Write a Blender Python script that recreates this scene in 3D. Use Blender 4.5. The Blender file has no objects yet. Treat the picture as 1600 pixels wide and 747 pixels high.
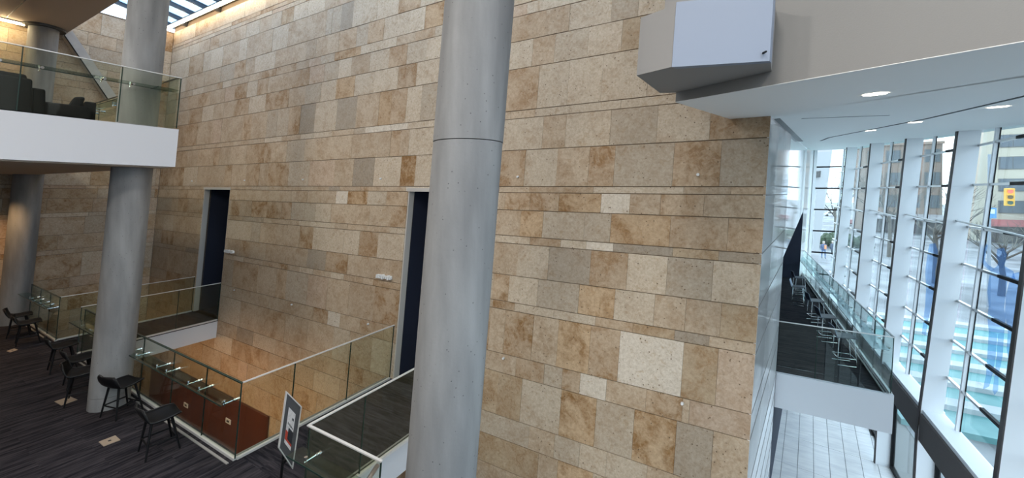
import bpy, bmesh, math, random
from mathutils import Vector, Matrix
import numpy as np
random.seed(7)
SC = bpy.context.scene
COL = SC.collection
# ---------------------------------------------------------------- camera
F, A, ROLL, PY = 625.45, 0.525789, 0.0073238, 298.22
KX, KY, H = 0.05086, 0.05505, 3.8          # the whole building leans a little; eye height over the carpeted floor
YW = 5.973                                  # face of the long stone wall
_r = np.array([math.cos(A), math.sin(A), 0]); _f = np.array([-math.sin(A), math.cos(A), 0]); _z = np.array([0, 0, 1.0])
CR = math.cos(ROLL) * _r + math.sin(ROLL) * _z
CU = -math.sin(ROLL) * _r + math.cos(ROLL) * _z
cam = bpy.data.cameras.new('camera'); cam.sensor_width = 36; cam.lens = 36 * F / 1600
cam.shift_y = -(373.5 - PY) / 1600; cam.clip_start = .05; cam.clip_end = 900
co = bpy.data.objects.new('camera', cam); COL.objects.link(co)
co.matrix_world = Matrix(((CR[0], CU[0], -_f[0], 0), (CR[1], CU[1], -_f[1], 0), (CR[2], CU[2], -_f[2], H), (0, 0, 0, 1)))
SC.camera = co
SC.view_settings.view_transform = 'Standard'; SC.view_settings.look = 'None'; SC.view_settings.gamma = 1
SC.view_settings.use_curve_mapping = False
SC.view_settings.exposure = 0.55
SC.cycles.transparent_max_bounces = 24; SC.cycles.max_bounces = 8; SC.cycles.diffuse_bounces = 4
SC.cycles.caustics_reflective = False; SC.cycles.caustics_refractive = False

# ---------------------------------------------------------------- world: bright overcast winter sky
wd = bpy.data.worlds.new('sky'); SC.world = wd; wd.use_nodes = True
nt = wd.node_tree; nt.nodes.clear()
def wn(t, **k):
    n = nt.nodes.new(t)
    for a, b in k.items(): setattr(n, a, b)
    return n
tc = wn('ShaderNodeTexCoord'); nz = wn('ShaderNodeTexNoise'); nz.inputs['Scale'].default_value = 3.5; nz.inputs['Detail'].default_value = 6
rp = wn('ShaderNodeValToRGB'); rp.color_ramp.elements[0].position = .42; rp.color_ramp.elements[0].color = (.50, .70, .95, 1)
rp.color_ramp.elements[1].position = .62; rp.color_ramp.elements[1].color = (.92, .96, 1, 1)
bg = wn('ShaderNodeBackground'); bg.inputs['Strength'].default_value = 2.7; ow = wn('ShaderNodeOutputWorld')
nt.links.new(tc.outputs['Generated'], nz.inputs['Vector']); nt.links.new(nz.outputs['Fac'], rp.inputs['Fac'])
nt.links.new(rp.outputs['Color'], bg.inputs['Color']); nt.links.new(bg.outputs['Background'], ow.inputs['Surface'])

# ---------------------------------------------------------------- pixel -> place helpers (1600 x 747 frame)
def ray(p):
    d = _f + CR * (p[0] - 800) / F - CU * (p[1] - PY) / F
    return d - np.array([KX, KY, 0]) * d[2]
CAMP = np.array([0, 0, H])
def onz(p, z=0): d = ray(p); return CAMP + d * (z - H) / d[2]
def ony(p, y): d = ray(p); return CAMP + d * y / d[1]
def onx(p, x): d = ray(p); return CAMP + d * x / d[0]
def atd(p, D): return CAMP + ray(p) * D
def proj(q):
    q = np.array(q, float) - CAMP; q = q + np.array([KX, KY, 0]) * q[2]
    w = q @ _f
    return 800 + F * (q @ CR) / w, PY - F * (q @ CU) / w
def S(p): return Vector((p[0] + KX * (p[2] - H), p[1] + KY * (p[2] - H), p[2]))

# ---------------------------------------------------------------- materials
def mat(name, col, rough=.6, metal=0, spec=.5, noise=None, bump=None, alpha=None, emit=None, coat=0):
    m = bpy.data.materials.new(name); m.use_nodes = True; n = m.node_tree.nodes; L = m.node_tree.links
    b = n['Principled BSDF']; b.inputs['Base Color'].default_value = (*col, 1); b.inputs['Roughness'].default_value = rough
    b.inputs['Metallic'].default_value = metal; b.inputs['Specular IOR Level'].default_value = spec; b.inputs['Coat Weight'].default_value = coat
    if noise or bump:
        t = n.new('ShaderNodeTexCoord'); mp = n.new('ShaderNodeMapping'); L.new(t.outputs['Object'], mp.inputs['Vector'])
    if noise:   # (scale, second colour, mapping scale)
        mp.inputs['Scale'].default_value = noise[2] if len(noise) > 2 else (1, 1, 1)
        k = n.new('ShaderNodeTexNoise'); k.inputs['Scale'].default_value = noise[0]; k.inputs['Detail'].default_value = 5
        L.new(mp.outputs['Vector'], k.inputs['Vector'])
        r = n.new('ShaderNodeValToRGB'); r.color_ramp.elements[0].position = .35; r.color_ramp.elements[1].position = .65
        r.color_ramp.elements[0].color = (*col, 1); r.color_ramp.elements[1].color = (*noise[1], 1)
        L.new(k.outputs['Fac'], r.inputs['Fac']); L.new(r.outputs['Color'], b.inputs['Base Color'])
    if bump:
        k2 = n.new('ShaderNodeTexNoise'); k2.inputs['Scale'].default_value = bump[0]; k2.inputs['Detail'].default_value = 4
        L.new(t.outputs['Object'], k2.inputs['Vector']); bp = n.new('ShaderNodeBump'); bp.inputs['Strength'].default_value = bump[1]; bp.inputs['Distance'].default_value = .01
        L.new(k2.outputs['Fac'], bp.inputs['Height']); L.new(bp.outputs['Normal'], b.inputs['Normal'])
    if emit: b.inputs['Emission Color'].default_value = (*emit[0], 1); b.inputs['Emission Strength'].default_value = emit[1]
    return m
def glass(name, tint, refl=1.0, film=None):
    m = bpy.data.materials.new(name); m.use_nodes = True; n = m.node_tree.nodes; L = m.node_tree.links; n.clear()
    tr = n.new('ShaderNodeBsdfTransparent'); tr.inputs['Color'].default_value = (*tint, 1)
    gl = n.new('ShaderNodeBsdfGlossy'); gl.inputs['Roughness'].default_value = 0.0; gl.inputs['Color'].default_value = (.92, 1, .97, 1)
    fr = n.new('ShaderNodeLayerWeight'); fr.inputs['Blend'].default_value = .5
    pw = n.new('ShaderNodeMath'); pw.operation = 'POWER'; pw.inputs[1].default_value = 5; L.new(fr.outputs['Facing'], pw.inputs[0])
    mu = n.new('ShaderNodeMath'); mu.operation = 'MULTIPLY_ADD'; mu.inputs[1].default_value = .9 * refl; mu.inputs[2].default_value = .04 * refl
    mx = n.new('ShaderNodeMixShader'); o = n.new('ShaderNodeOutputMaterial')
    L.new(pw.outputs[0], mu.inputs[0]); L.new(mu.outputs[0], mx.inputs['Fac']); L.new(tr.outputs[0], mx.inputs[1]); L.new(gl.outputs[0], mx.inputs[2])
    last = mx.outputs[0]
    if film:
        d = n.new('ShaderNodeBsdfDiffuse'); d.inputs['Color'].default_value = (*film[0], 1); tl = n.new('ShaderNodeBsdfTranslucent'); tl.inputs['Color'].default_value = (*film[0], 1)
        ad = n.new('ShaderNodeMixShader'); ad.inputs['Fac'].default_value = .6; L.new(d.outputs[0], ad.inputs[1]); L.new(tl.outputs[0], ad.inputs[2])
        m2 = n.new('ShaderNodeMixShader'); m2.inputs['Fac'].default_value = film[1]; L.new(last, m2.inputs[1]); L.new(ad.outputs[0], m2.inputs[2]); last = m2.outputs[0]
    L.new(last, o.inputs['Surface'])
    return m
def stone_mat():
    m = bpy.data.materials.new('limestone'); m.use_nodes = True; n = m.node_tree.nodes; L = m.node_tree.links; b = n['Principled BSDF']
    t = n.new('ShaderNodeTexCoord')
    sd = n.new('ShaderNodeAttribute'); sd.attribute_name = 'seed'; tn = n.new('ShaderNodeAttribute'); tn.attribute_name = 'tone'
    sc = n.new('ShaderNodeVectorMath'); sc.operation = 'SCALE'; sc.inputs[0].default_value = (37, 19, 53); L.new(sd.outputs['Fac'], sc.inputs['Scale'])
    ad = n.new('ShaderNodeVectorMath'); ad.operation = 'ADD'; L.new(t.outputs['Object'], ad.inputs[0]); L.new(sc.outputs[0], ad.inputs[1])
    def noise(s, d=6, r=.6, dist=0):
        k = n.new('ShaderNodeTexNoise'); k.inputs['Scale'].default_value = s; k.inputs['Detail'].default_value = d; k.inputs['Roughness'].default_value = r; k.inputs['Distortion'].default_value = dist
        L.new(ad.outputs[0], k.inputs['Vector']); return k.outputs['Fac']
    def ramp(x, lo, hi, c0=(0, 0, 0, 1), c1=(1, 1, 1, 1)):
        r = n.new('ShaderNodeValToRGB'); r.color_ramp.elements[0].position = lo; r.color_ramp.elements[1].position = hi
        r.color_ramp.elements[0].color = c0; r.color_ramp.elements[1].color = c1; L.new(x, r.inputs['Fac']); return r.outputs['Color']
    def mixc(fac, a, bb, mode='MIX'):
        x = n.new('ShaderNodeMix'); x.data_type = 'RGBA'; x.blend_type = mode
        for sk, v in ((x.inputs[0], fac), (x.inputs[6], a), (x.inputs[7], bb)):
            if hasattr(v, 'links'): L.new(v, sk)
            else: sk.default_value = v
        return x.outputs[2]
    big = noise(2.2, 5, .6, .6); fine = noise(26, 6, .7); mid = noise(9, 5, .65, 1.0)
    # brown veined stain, stronger on the slabs whose alpha says so
    stain = ramp(big, .43, .60); st2 = ramp(mid, .34, .58, (.25, .25, .25, 1))
    ml = n.new('ShaderNodeMath'); ml.operation = 'MULTIPLY'; L.new(stain, ml.inputs[0]); L.new(tn.outputs['Alpha'], ml.inputs[1])
    ml2 = n.new('ShaderNodeMath'); ml2.operation = 'MULTIPLY'; L.new(ml.outputs[0], ml2.inputs[0]); L.new(st2, ml2.inputs[1])
    ml3 = n.new('ShaderNodeMath'); ml3.operation = 'MULTIPLY'; L.new(ml2.outputs[0], ml3.inputs[0]); ml3.inputs[1].default_value = 1.15; ml3.use_clamp = True
    c = mixc(ml3.outputs[0], tn.outputs['Color'], (.285, .155, .06, 1))
    c = mixc(ramp(fine, .35, .70), c, (.76, .73, .69, 1), 'MULTIPLY')
    c = mixc(ramp(mid, .50, .70), c, (.90, .87, .83, 1), 'MULTIPLY')
    c = mixc(ramp(noise(17, 6, .75, 1.6), .50, .62), c, (.84, .815, .78, 1), 'MULTIPLY')
    c = mixc(ramp(noise(6, 6, .7, 1.2), .56, .66), c, (.88, .82, .74, 1), 'MULTIPLY')
    vo = n.new('ShaderNodeTexVoronoi'); vo.inputs['Scale'].default_value = 15; L.new(ad.outputs[0], vo.inputs['Vector'])
    pit = ramp(vo.outputs['Distance'], .10, .17, (1, 1, 1, 1), (0, 0, 0, 1))
    pm = n.new('ShaderNodeMath'); pm.operation = 'MULTIPLY'; L.new(pit, pm.inputs[0]); L.new(ramp(noise(4), .48, .56), pm.inputs[1])
    c = mixc(pm.outputs[0], c, (.13, .085, .05, 1))
    L.new(c, b.inputs['Base Color']); b.inputs['Roughness'].default_value = .62; b.inputs['Specular IOR Level'].default_value = .3
    bp = n.new('ShaderNodeBump'); bp.inputs['Strength'].default_value = .25; bp.inputs['Distance'].default_value = .006; L.new(fine, bp.inputs['Height']); L.new(bp.outputs['Normal'], b.inputs['Normal'])
    return m
def carpet_mat(name, ang):
    m = bpy.data.materials.new(name); m.use_nodes = True; n = m.node_tree.nodes; L = m.node_tree.links; b = n['Principled BSDF']
    t = n.new('ShaderNodeTexCoord'); mp = n.new('ShaderNodeMapping'); mp.inputs['Rotation'].default_value = (0, 0, ang); L.new(t.outputs['Object'], mp.inputs['Vector'])
    br = n.new('ShaderNodeTexBrick'); br.inputs['Scale'].default_value = 1; br.inputs['Brick Width'].default_value = 1.0; br.inputs['Row Height'].default_value = .25
    br.inputs['Mortar Size'].default_value = 0; br.inputs['Color1'].default_value = (0, 0, 0, 1); br.inputs['Color2'].default_value = (1, 1, 1, 1); L.new(mp.outputs[0], br.inputs['Vector'])
    m2 = n.new('ShaderNodeMapping'); m2.inputs['Scale'].default_value = (1.6, 20, 1); L.new(mp.outputs[0], m2.inputs['Vector'])
    ad = n.new('ShaderNodeVectorMath'); ad.operation = 'MULTIPLY_ADD'; ad.inputs[1].default_value = (9, 9, 9); L.new(br.outputs['Color'], ad.inputs[0]); L.new(m2.outputs[0], ad.inputs[2])
    k = n.new('ShaderNodeTexNoise'); k.inputs['Scale'].default_value = 1; k.inputs['Detail'].default_value = 4; k.inputs['Roughness'].default_value = .7; L.new(ad.outputs[0], k.inputs['Vector'])
    r = n.new('ShaderNodeValToRGB'); e = r.color_ramp.elements; e[0].position = .38; e[0].color = (.007, .007, .010, 1); e[1].position = .66; e[1].color = (.046, .041, .046, 1)
    L.new(k.outputs['Fac'], r.inputs['Fac']); L.new(r.outputs['Color'], b.inputs['Base Color']); b.inputs['Roughness'].default_value = .95; b.inputs['Specular IOR Level'].default_value = .1
    return m
def concrete_mat():
    m = mat('concrete', (.165, .165, .165), .75, noise=(1.6, (.25, .25, .247), (3, 3, .55)), bump=(30, .15)); n = m.node_tree.nodes; L = m.node_tree.links; b = n['Principled BSDF']
    t = n.new('ShaderNodeTexCoord'); vo = n.new('ShaderNodeTexVoronoi'); vo.inputs['Scale'].default_value = 17; vo.inputs['Randomness'].default_value = 1; L.new(t.outputs['Object'], vo.inputs['Vector'])
    r = n.new('ShaderNodeValToRGB'); r.color_ramp.elements[0].position = .05; r.color_ramp.elements[0].color = (.15, .15, .16, 1); r.color_ramp.elements[1].position = .10; r.color_ramp.elements[1].color = (1, 1, 1, 1)
    L.new(vo.outputs['Distance'], r.inputs['Fac'])
    x = n.new('ShaderNodeMix'); x.data_type = 'RGBA'; x.blend_type = 'MULTIPLY'; x.inputs[0].default_value = .8
    old = b.inputs['Base Color'].links[0].from_socket; L.new(old, x.inputs[6]); L.new(r.outputs['Color'], x.inputs[7]); L.new(x.outputs[2], b.inputs['Base Color'])
    return m
M = dict(
    stone=stone_mat(), mortar=mat('mortar', (.17, .12, .08), .9), concrete=concrete_mat(),
    carpet=carpet_mat('carpet_along', math.pi / 2), carpet_b=carpet_mat('carpet_across', 0.0),
    white=mat('white_paint', (.60, .61, .64), .55), soffit=mat('soffit_paint', (.92, .92, .90), .6), beige=mat('beige_paint', (.27, .262, .248), .7, bump=(120, .1)),
    boxlit=mat('box_window_light', (.235, .275, .35), .5), greyp=mat('grey_paint', (.26, .25, .24), .6), ceil=mat('warm_ceiling', (.50, .42, .34), .8),  # box front colour has the bluish window light painted in
    steel=mat('brushed_steel', (.72, .72, .72), .28, 1), dsteel=mat('dark_steel', (.10, .10, .10), .4, .8), black=mat('black_metal', (.006, .006, .007), .5, spec=.15),
    leather=mat('black_leather', (.006, .006, .007), .45, spec=.15), stitch=mat('grey_stitching', (.03, .03, .03), .6, spec=.2), wovens=mat('charcoal_fabric', (.010, .010, .011), .95, spec=.05, bump=(200, .3)),
    bluegrey=mat('blue_grey_shell', (.17, .21, .27), .5), seatdark=mat('dark_seat_shell', (.075, .085, .10), .5), chrome=mat('chrome', (.8, .8, .8), .12, 1),
    bal=glass('balustrade_glass', (.915, .93, .875), .9), bal_r=glass('clear_balustrade_glass', (.92, .96, .955), .8), rail=mat('satin_rail', (.70, .69, .67), .4, .4), ledge_refl=glass('reflection_tinted_ledge_glass', (.85, .93, .95), .8, ((.70, .82, .86), .28)), edge=mat('glass_edge', (.015, .035, .028), .2), ledge=glass('ledge_glass', (.78, .83, .80), 1.0),  # film in the right ledge glass paints in its bright reflection
    win=glass('window_glass', (.93, .97, .96), .45), sky=glass('skylight_glass', (.60, .72, .84), .5),
    marble=mat('polished_marble', (.94, .93, .91), .05, spec=.3, noise=(1.2, (.86, .85, .84), (1, 1, .3))), tile=mat('white_tile', (.84, .83, .81), .25, noise=(2.5, (.72, .71, .71), (1, 4, 1))),
    grout=mat('tile_grout', (.22, .22, .22), .8), navy=mat('navy_wall', (.008, .012, .028), .8), redw=mat('red_wood', (.075, .020, .010), .45, noise=(2, (.10, .028, .013), (1, 1, .2))),
    fin=mat('fin_white', (.80, .82, .84), .5), bronze=mat('dark_bronze', (.045, .036, .034), .5), spandrel=mat('spandrel_grey', (.075, .063, .058), .6, noise=(60, (.10, .085, .078))),
    aqua=mat('glass_tint_paving', (.085, .24, .25), .5, noise=(1.2, (.13, .31, .315))), snow=mat('snow', (.44, .47, .49), .8, noise=(1.5, (.36, .40, .42))), street=mat('wet_street', (.09, .095, .105), .6, noise=(.25, (.27, .285, .305))),  # paving colour carries the aqua tint of the window glass
    warm_b=mat('bright_warm_lamp', (1, .9, .7), emit=((1, .78, .45), 38)), warm=mat('warm_lamp', (1, .9, .7), emit=((1, .84, .58), 14)), fillw=mat('white_fill_glow', (1, .95, .9), emit=((1, .93, .84), 4)), spot=mat('lamp_disc', (1, .95, .9), emit=((1, .92, .8), 5)),
    mat_grey=mat('grey_mount', (.06, .058, .062), .7), paper=mat('poster_paper', (.62, .58, .58), .7, noise=(30, (.50, .46, .46))), redp=mat('poster_red', (.38, .04, .02), .7), ink=mat('poster_ink', (.02, .02, .025), .7),
    jambst=mat('pale_jamb_stone', (.45, .42, .38), .6), brass=mat('floor_box_metal', (.36, .29, .22), .5, .3), plate=mat('white_plastic', (.75, .75, .74), .4), beam=mat('stone_beam', (.40, .37, .34), .7, noise=(4, (.47, .44, .40))), blue=glass('blue_window_film', (.78, .88, .985), .4, ((.14, .34, .72), .12)),
)
# ---------------------------------------------------------------- mesh helpers
OFF = {}
class MB:
    def __init__(s): s.v = []; s.f = []
    def add(s, vs, fs):
        o = len(s.v); s.v += [tuple(map(float, v)) for v in vs]; s.f += [tuple(i + o for i in f) for f in fs]; return s
    def hexa(s, b, t): return s.add(list(b) + list(t), [(3, 2, 1, 0), (4, 5, 6, 7), (0, 1, 5, 4), (1, 2, 6, 5), (2, 3, 7, 6), (3, 0, 4, 7)])
    def box(s, x0, x1, y0, y1, z0, z1):
        return s.hexa([(x0, y0, z0), (x1, y0, z0), (x1, y1, z0), (x0, y1, z0)], [(x0, y0, z1), (x1, y0, z1), (x1, y1, z1), (x0, y1, z1)])
    def prism(s, poly, z0, z1):      # z0/z1 numbers or functions of (x, y)
        n = len(poly); g = lambda z, p: z(*p) if callable(z) else z
        vs = [(x, y, g(z0, (x, y))) for x, y in poly] + [(x, y, g(z1, (x, y))) for x, y in poly]
        return s.add(vs, [tuple(range(n - 1, -1, -1)), tuple(range(n, 2 * n))] + [(i, (i + 1) % n, n + (i + 1) % n, n + i) for i in range(n)])
    def slab(s, poly, d):            # polygon of 3-D points, extruded by vector d
        n = len(poly); q = [tuple(np.add(p, d)) for p in poly]
        return s.add(list(poly) + q, [tuple(range(n - 1, -1, -1)), tuple(range(n, 2 * n))] + [(i, (i + 1) % n, n + (i + 1) % n, n + i) for i in range(n)])
    def wall(s, a, b, z0, z1, th):   # upright panel from plan point a to b, thickness th centred
        a, b = np.array(a, float), np.array(b, float); d = (b - a) / np.linalg.norm(b - a); nn = np.array([-d[1], d[0]]) * th / 2
        return s.prism([tuple(a - nn), tuple(b - nn), tuple(b + nn), tuple(a + nn)], z0, z1)
    def tube(s, pts, r, n=8, cap=True):
        pts = [Vector(p) for p in pts]; rs = r if isinstance(r, (list, tuple)) else [r] * len(pts); o = len(s.v)
        for i, p in enumerate(pts):
            d = (pts[min(i + 1, len(pts) - 1)] - pts[max(i - 1, 0)]).normalized()
            u = d.cross(Vector((0, 0, 1)) if abs(d.z) < .9 else Vector((1, 0, 0))).normalized(); w = d.cross(u)
            for k in range(n):
                a = 2 * math.pi * k / n; q = p + (u * math.cos(a) + w * math.sin(a)) * rs[i]; s.v.append(tuple(q))
        for i in range(len(pts) - 1):
            for k in range(n): s.f.append((o + i * n + k, o + i * n + (k + 1) % n, o + (i + 1) * n + (k + 1) % n, o + (i + 1) * n + k))
        if cap: s.f.append(tuple(o + k for k in range(n - 1, -1, -1))); s.f.append(tuple(o + (len(pts) - 1) * n + k for k in range(n)))
        return s
    def ball(s, c, r, n=8, m=5, sq=(1, 1, 1)):
        o = len(s.v)
        for j in range(m + 1):
            th = math.pi * j / m
            for k in range(n):
                a = 2 * math.pi * k / n; s.v.append((c[0] + r * sq[0] * math.sin(th) * math.cos(a), c[1] + r * sq[1] * math.sin(th) * math.sin(a), c[2] + r * sq[2] * math.cos(th)))
        for j in range(m):
            for k in range(n): s.f.append((o + j * n + k, o + (j + 1) * n + k, o + (j + 1) * n + (k + 1) % n, o + j * n + (k + 1) % n))
        return s
    def build(s, name, m, parent=None, shear=True, smooth=False, bevel=0):
        off = OFF.get(parent.name, Vector()) if parent else Vector()
        vs = [(S(v) if shear else Vector(v)) - off for v in s.v]
        me = bpy.data.meshes.new(name); me.from_pydata([tuple(v) for v in vs], [], s.f); me.materials.append(M[m] if isinstance(m, str) else m)
        bm = bmesh.new(); bm.from_mesh(me); bmesh.ops.recalc_face_normals(bm, faces=bm.faces); bm.to_mesh(me); bm.free()
        if smooth: me.polygons.foreach_set('use_smooth', [True] * len(me.polygons)); me.update()
        o = bpy.data.objects.new(name, me); COL.objects.link(o)
        if parent: o.parent = parent; OFF[o.name] = off
        if bevel:
            b = o.modifiers.new('bevel', 'BEVEL'); b.width = bevel; b.segments = 2; b.limit_method = 'ANGLE'
        return o
def tag(o, label=None, cat=None, group=None, kind=None):
    for k, v in (('label', label), ('category', cat), ('group', group), ('kind', kind)):
        if v: o[k] = v
    return o
def thing(name, label, cat, base=None, group=None, kind=None, shear=True):
    o = bpy.data.objects.new(name, None); COL.objects.link(o); o.empty_display_size = .2
    if base is not None: o.location = S(base) if shear else Vector(base)
    OFF[o.name] = Vector(o.location)
    return tag(o, label, cat, group, kind)
def struct(o, label=None): return tag(o, label, None, None, 'structure')
def copy_tree(o, parent=None):
    c = o.copy(); COL.objects.link(c); c.parent = parent
    for ch in list(o.children): copy_tree(ch, c)
    return c

# ================================================================ STRUCTURE
# ---- carpeted lower-left floor, ground floor tiles
fl = MB().prism([(-17.9, -6), (-1.0, -6), (-1.0, 3.02), (-4.25, 3.02), (-4.25, 3.2), (-17.9, 3.2)], -.5, 0).build('floor', 'carpet')
struct(fl, 'dark streaked carpet of the lounge floor')
gf = struct(thing('floor', 'white marble tile floor of the ground level lobby', None))
MB().box(-18, 5, -6, 34, -4.1, -3.812).build('screed', 'grout', gf)
me0 = None; ca, sa = math.cos(-.115), math.sin(-.115)
def tl(u, v): return (u * ca - v * sa, u * sa + v * ca)
for j in range(9):
    for i in range(14):
        u0, v0 = .36 * i - 1.35, 9.3 + 1.6 * j
        c = tl(u0 + .18, v0 + .8)
        if not (-.2 < c[0] < 4.1): continue
        MB().prism([tl(u0 + .006, v0 + .006), tl(u0 + .354, v0 + .006), tl(u0 + .354, v0 + 1.594), tl(u0 + .006, v0 + 1.594)], -3.812, -3.8).build('tile', 'tile', gf)

# ---- the long limestone wall, slab by slab
wb = struct(thing('wall_back', 'long wall of buff limestone slabs in uneven courses', None))
D1, D2 = (-14.55, -12.96), (-5.9, -4.3); ZD = 3.77; X0, X1 = -17.9, .235
bk = MB()
for a, b in ((X0, D1[0]), (D1[1], D2[0]), (D2[1], X1)): bk.box(a, b, YW + .012, YW + .2, -3.8, 9.6)
for a, b in (D1, D2): bk.box(a, b, YW + .012, YW + .2, ZD, 9.6).box(a, b, YW + .012, YW + .2, -3.8, -.0)
bk.build('backing', 'mortar', wb)
TONE = dict(l=(.575, .482, .370, .20), m=(.52, .412, .298, .35), g=(.49, .408, .312, .2), b=(.50, .38, .262, .75), B=(.52, .375, .235, 1.0), w=(.67, .595, .495, .05), d=(.39, .326, .252, .12), t=(.475, .365, .245, .55), p=(.53, .41, .305, .28))
# course bottom, course top, then "pixel of the left joint + tone" along the course
COURSES = [
 (8.88, 9.36, ''), (8.76, 8.88, ''), (8.64, 8.76, ''),
 (8.22, 8.64, '385l406m425l440t459l481l508m530p555l590l630m660l'), (7.57, 8.22, '374l386m404m426l450m481m510g519g533d552l590l624b659l'),
 (7.08, 7.57, '290m320m345g384m398l430m479m494m557g575b600l640l664B'), (6.87, 7.08, '275m301l339b348l361m409b432b463m483p501g523B564l620m650b680l770p824l'),
 (6.42, 6.87, '275m294b329m367b386l402b419m457b484p507g529l549m578l608b636l667l790b853m890l956g998l'),
 (5.93, 6.42, '275m295b350m367b389l415b451m477g501l525B554l585l622b651l790l832m867l919l972t1010l'),
 (5.19, 5.93, '275b308m332p346m379b393m417g433g451b469d492l526d557m592B611b635l658g790b841l888l941l1013l'),
 (5.05, 5.19, '275m320m380m440m518m553g571w637l780m798m836l890l970l1040l'),
 (4.50, 5.05, '264b292m309m334b343m360m385b413b424m448g507m550m591m610b625m639l780l848m884l954g1027l1110b'),
 (3.875, 4.50, '245b264b287l308m323m351b362m385b405m419b451l483p522m552d584l626B649l770b820l870m920b960g1052b1126g'),
 (3.77, 3.875, '245m280m320m365m420m470m514d531m563b588m634w780m827b927l1068m1142b'),
 (3.47, 3.77, '245b258m293m361m376m420m455m480m525w543B574l604b780m789b828b873B939w984m1032b1100m'),
 (3.03, 3.47, '240b268m278b293m361b375m393b417b440b455g493l517m577m611b770m813B848g913g954B1047b1137b'),
 (2.90, 3.03, '240m262m285m359m411m467l523m543m609l770l828b876l916w958d1051t1123d'),
 (2.36, 2.90, '235d256l290m357m392g406m431m468b489l537l561b590l770m809l857d922b980l1042g1113l'),
 (1.91, 2.36, '235m252b271m355m374b390m455m480d509b543m576m770b795l840g904B960l1022m1071m1126t'),
 (1.77, 1.91, '235m265m290d352m380m420b449m468l489m517l537m556b567m583b770b804l865l930b989t1054d1108m'),
 (1.03, 1.77, '232b262m285m350m364b402m431b447g480p511m545m584b765m788b832m871B921b967w1066t1120p'),
 (.71, 1.03, '230m260b290m345m420m466m489b512w531m562b600m760m806b850g878b906w947m1009b1066m1077p'),
 (0, .71, '225m255b345m375m415b445m480m520l545m580l755t777t814l875B930g989B1055d1112m'),
 (-.37, 0, '340m370d395l430m470m505m540b750g826m866g905l947l1010m1060m'),
 (-.85, -.37, '335l362b385b420m455m490l530m745t840m870B925l1000m1060m'),
 (-1.35, -.85, ''), (-1.9, -1.35, ''), (-2.5, -1.9, ''), (-3.1, -2.5, ''), (-3.8, -3.1, '')]
import re
def px_to_x(px, z):
    lo, hi = X0 - 3, 3
    for _ in range(40):
        m_ = (lo + hi) / 2
        if proj((m_, YW, z))[0] < px: lo = m_
        else: hi = m_
    return lo
slabs = []
for z0, z1, txt in COURSES:
    zm = (z0 + z1) / 2; starts = [(px_to_x(float(a), zm), t) for a, t in re.findall(r'(\d+)([a-zA-Z])', txt)]
    spans = [(X0, X1)] if (z0 >= ZD or z1 <= 0.001) else [(X0, D1[0]), (D1[1], D2[0]), (D2[1], X1)]
    for a, b in spans:
        pts = [(x, t) for x, t in starts if a + .12 < x < b - .12]
        lead = [t for x, t in starts if x <= a + .12]
        cur = [(a, lead[-1] if lead and not (z0 < ZD and z1 > 0) else (pts[0][1] if False else random.choice('mlbgm')))] + pts
        cur.append((b, None))
        for (xa, t), (xb, _) in zip(cur, cur[1:]):
            w = xb - xa; h = z1 - z0; lim = 1.45 if h > .2 else 1.7
            k = 1 if w <= lim else max(2, round(w / random.uniform(.7, .95)))
            cuts = [xa] + sorted(xa + w * (i + random.uniform(-.25, .25)) / k for i in range(1, k)) + [xb]
            for i in range(k):
                slabs.append((cuts[i], cuts[i + 1], z0, z1, t if i == 0 else random.choice('mmlbgbpml' if z0 > 4 else 'mmbgbmpm')))
def toned(o, cols):      # cols: one (r,g,b,a) per slab of 8 vertices
    me = o.data; me.attributes.new('tone', 'FLOAT_COLOR', 'POINT'); me.attributes.new('seed', 'FLOAT', 'POINT'); at = me.attributes['tone']; se = me.attributes['seed']
    at.data.foreach_set('color', [v for c in cols for _ in range(8) for v in c]); se.data.foreach_set('value', [r for r in [random.random() for _ in cols] for _ in range(8)])
def tone(k):
    c = TONE[k]; v = random.uniform(.93, 1.06); return (c[0] * v, c[1] * v, c[2] * v, min(1, c[3] * random.uniform(.7, 1.1)))
def slab_mesh(xa, xb, z0, z1):
    gx, gz = .0015, .006; dy = random.uniform(-.004, .003); y = YW + dy
    return MB().box(xa + gx, xb - gx, y, YW + .013, z0 + gz, z1 - gz)
def show(s):
    c = [proj((x, YW, z)) for x in (s[0], s[1]) for z in (s[2], s[3])]
    xs = [p[0] for p in c]; ys = [p[1] for p in c]
    if max(xs) < 0 or min(xs) > 1600 or max(ys) < 0 or min(ys) > 747: return 0
    return (max(xs) - min(xs)) * (max(ys) - min(ys))
slabs.sort(key=show, reverse=True)
NS = 300
for s in slabs[:NS]:
    toned(slab_mesh(*s[:4]).build('stone_slab', 'stone', wb), [tone(s[4])])
rest = MB()
for s in slabs[NS:]: q = slab_mesh(*s[:4]); rest.add(q.v, q.f)
o = rest.build('stone_slab_far', 'stone', wb); toned(o, [tone(s[4]) for s in slabs[NS:]]); o['kind'] = 'stuff'
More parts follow.
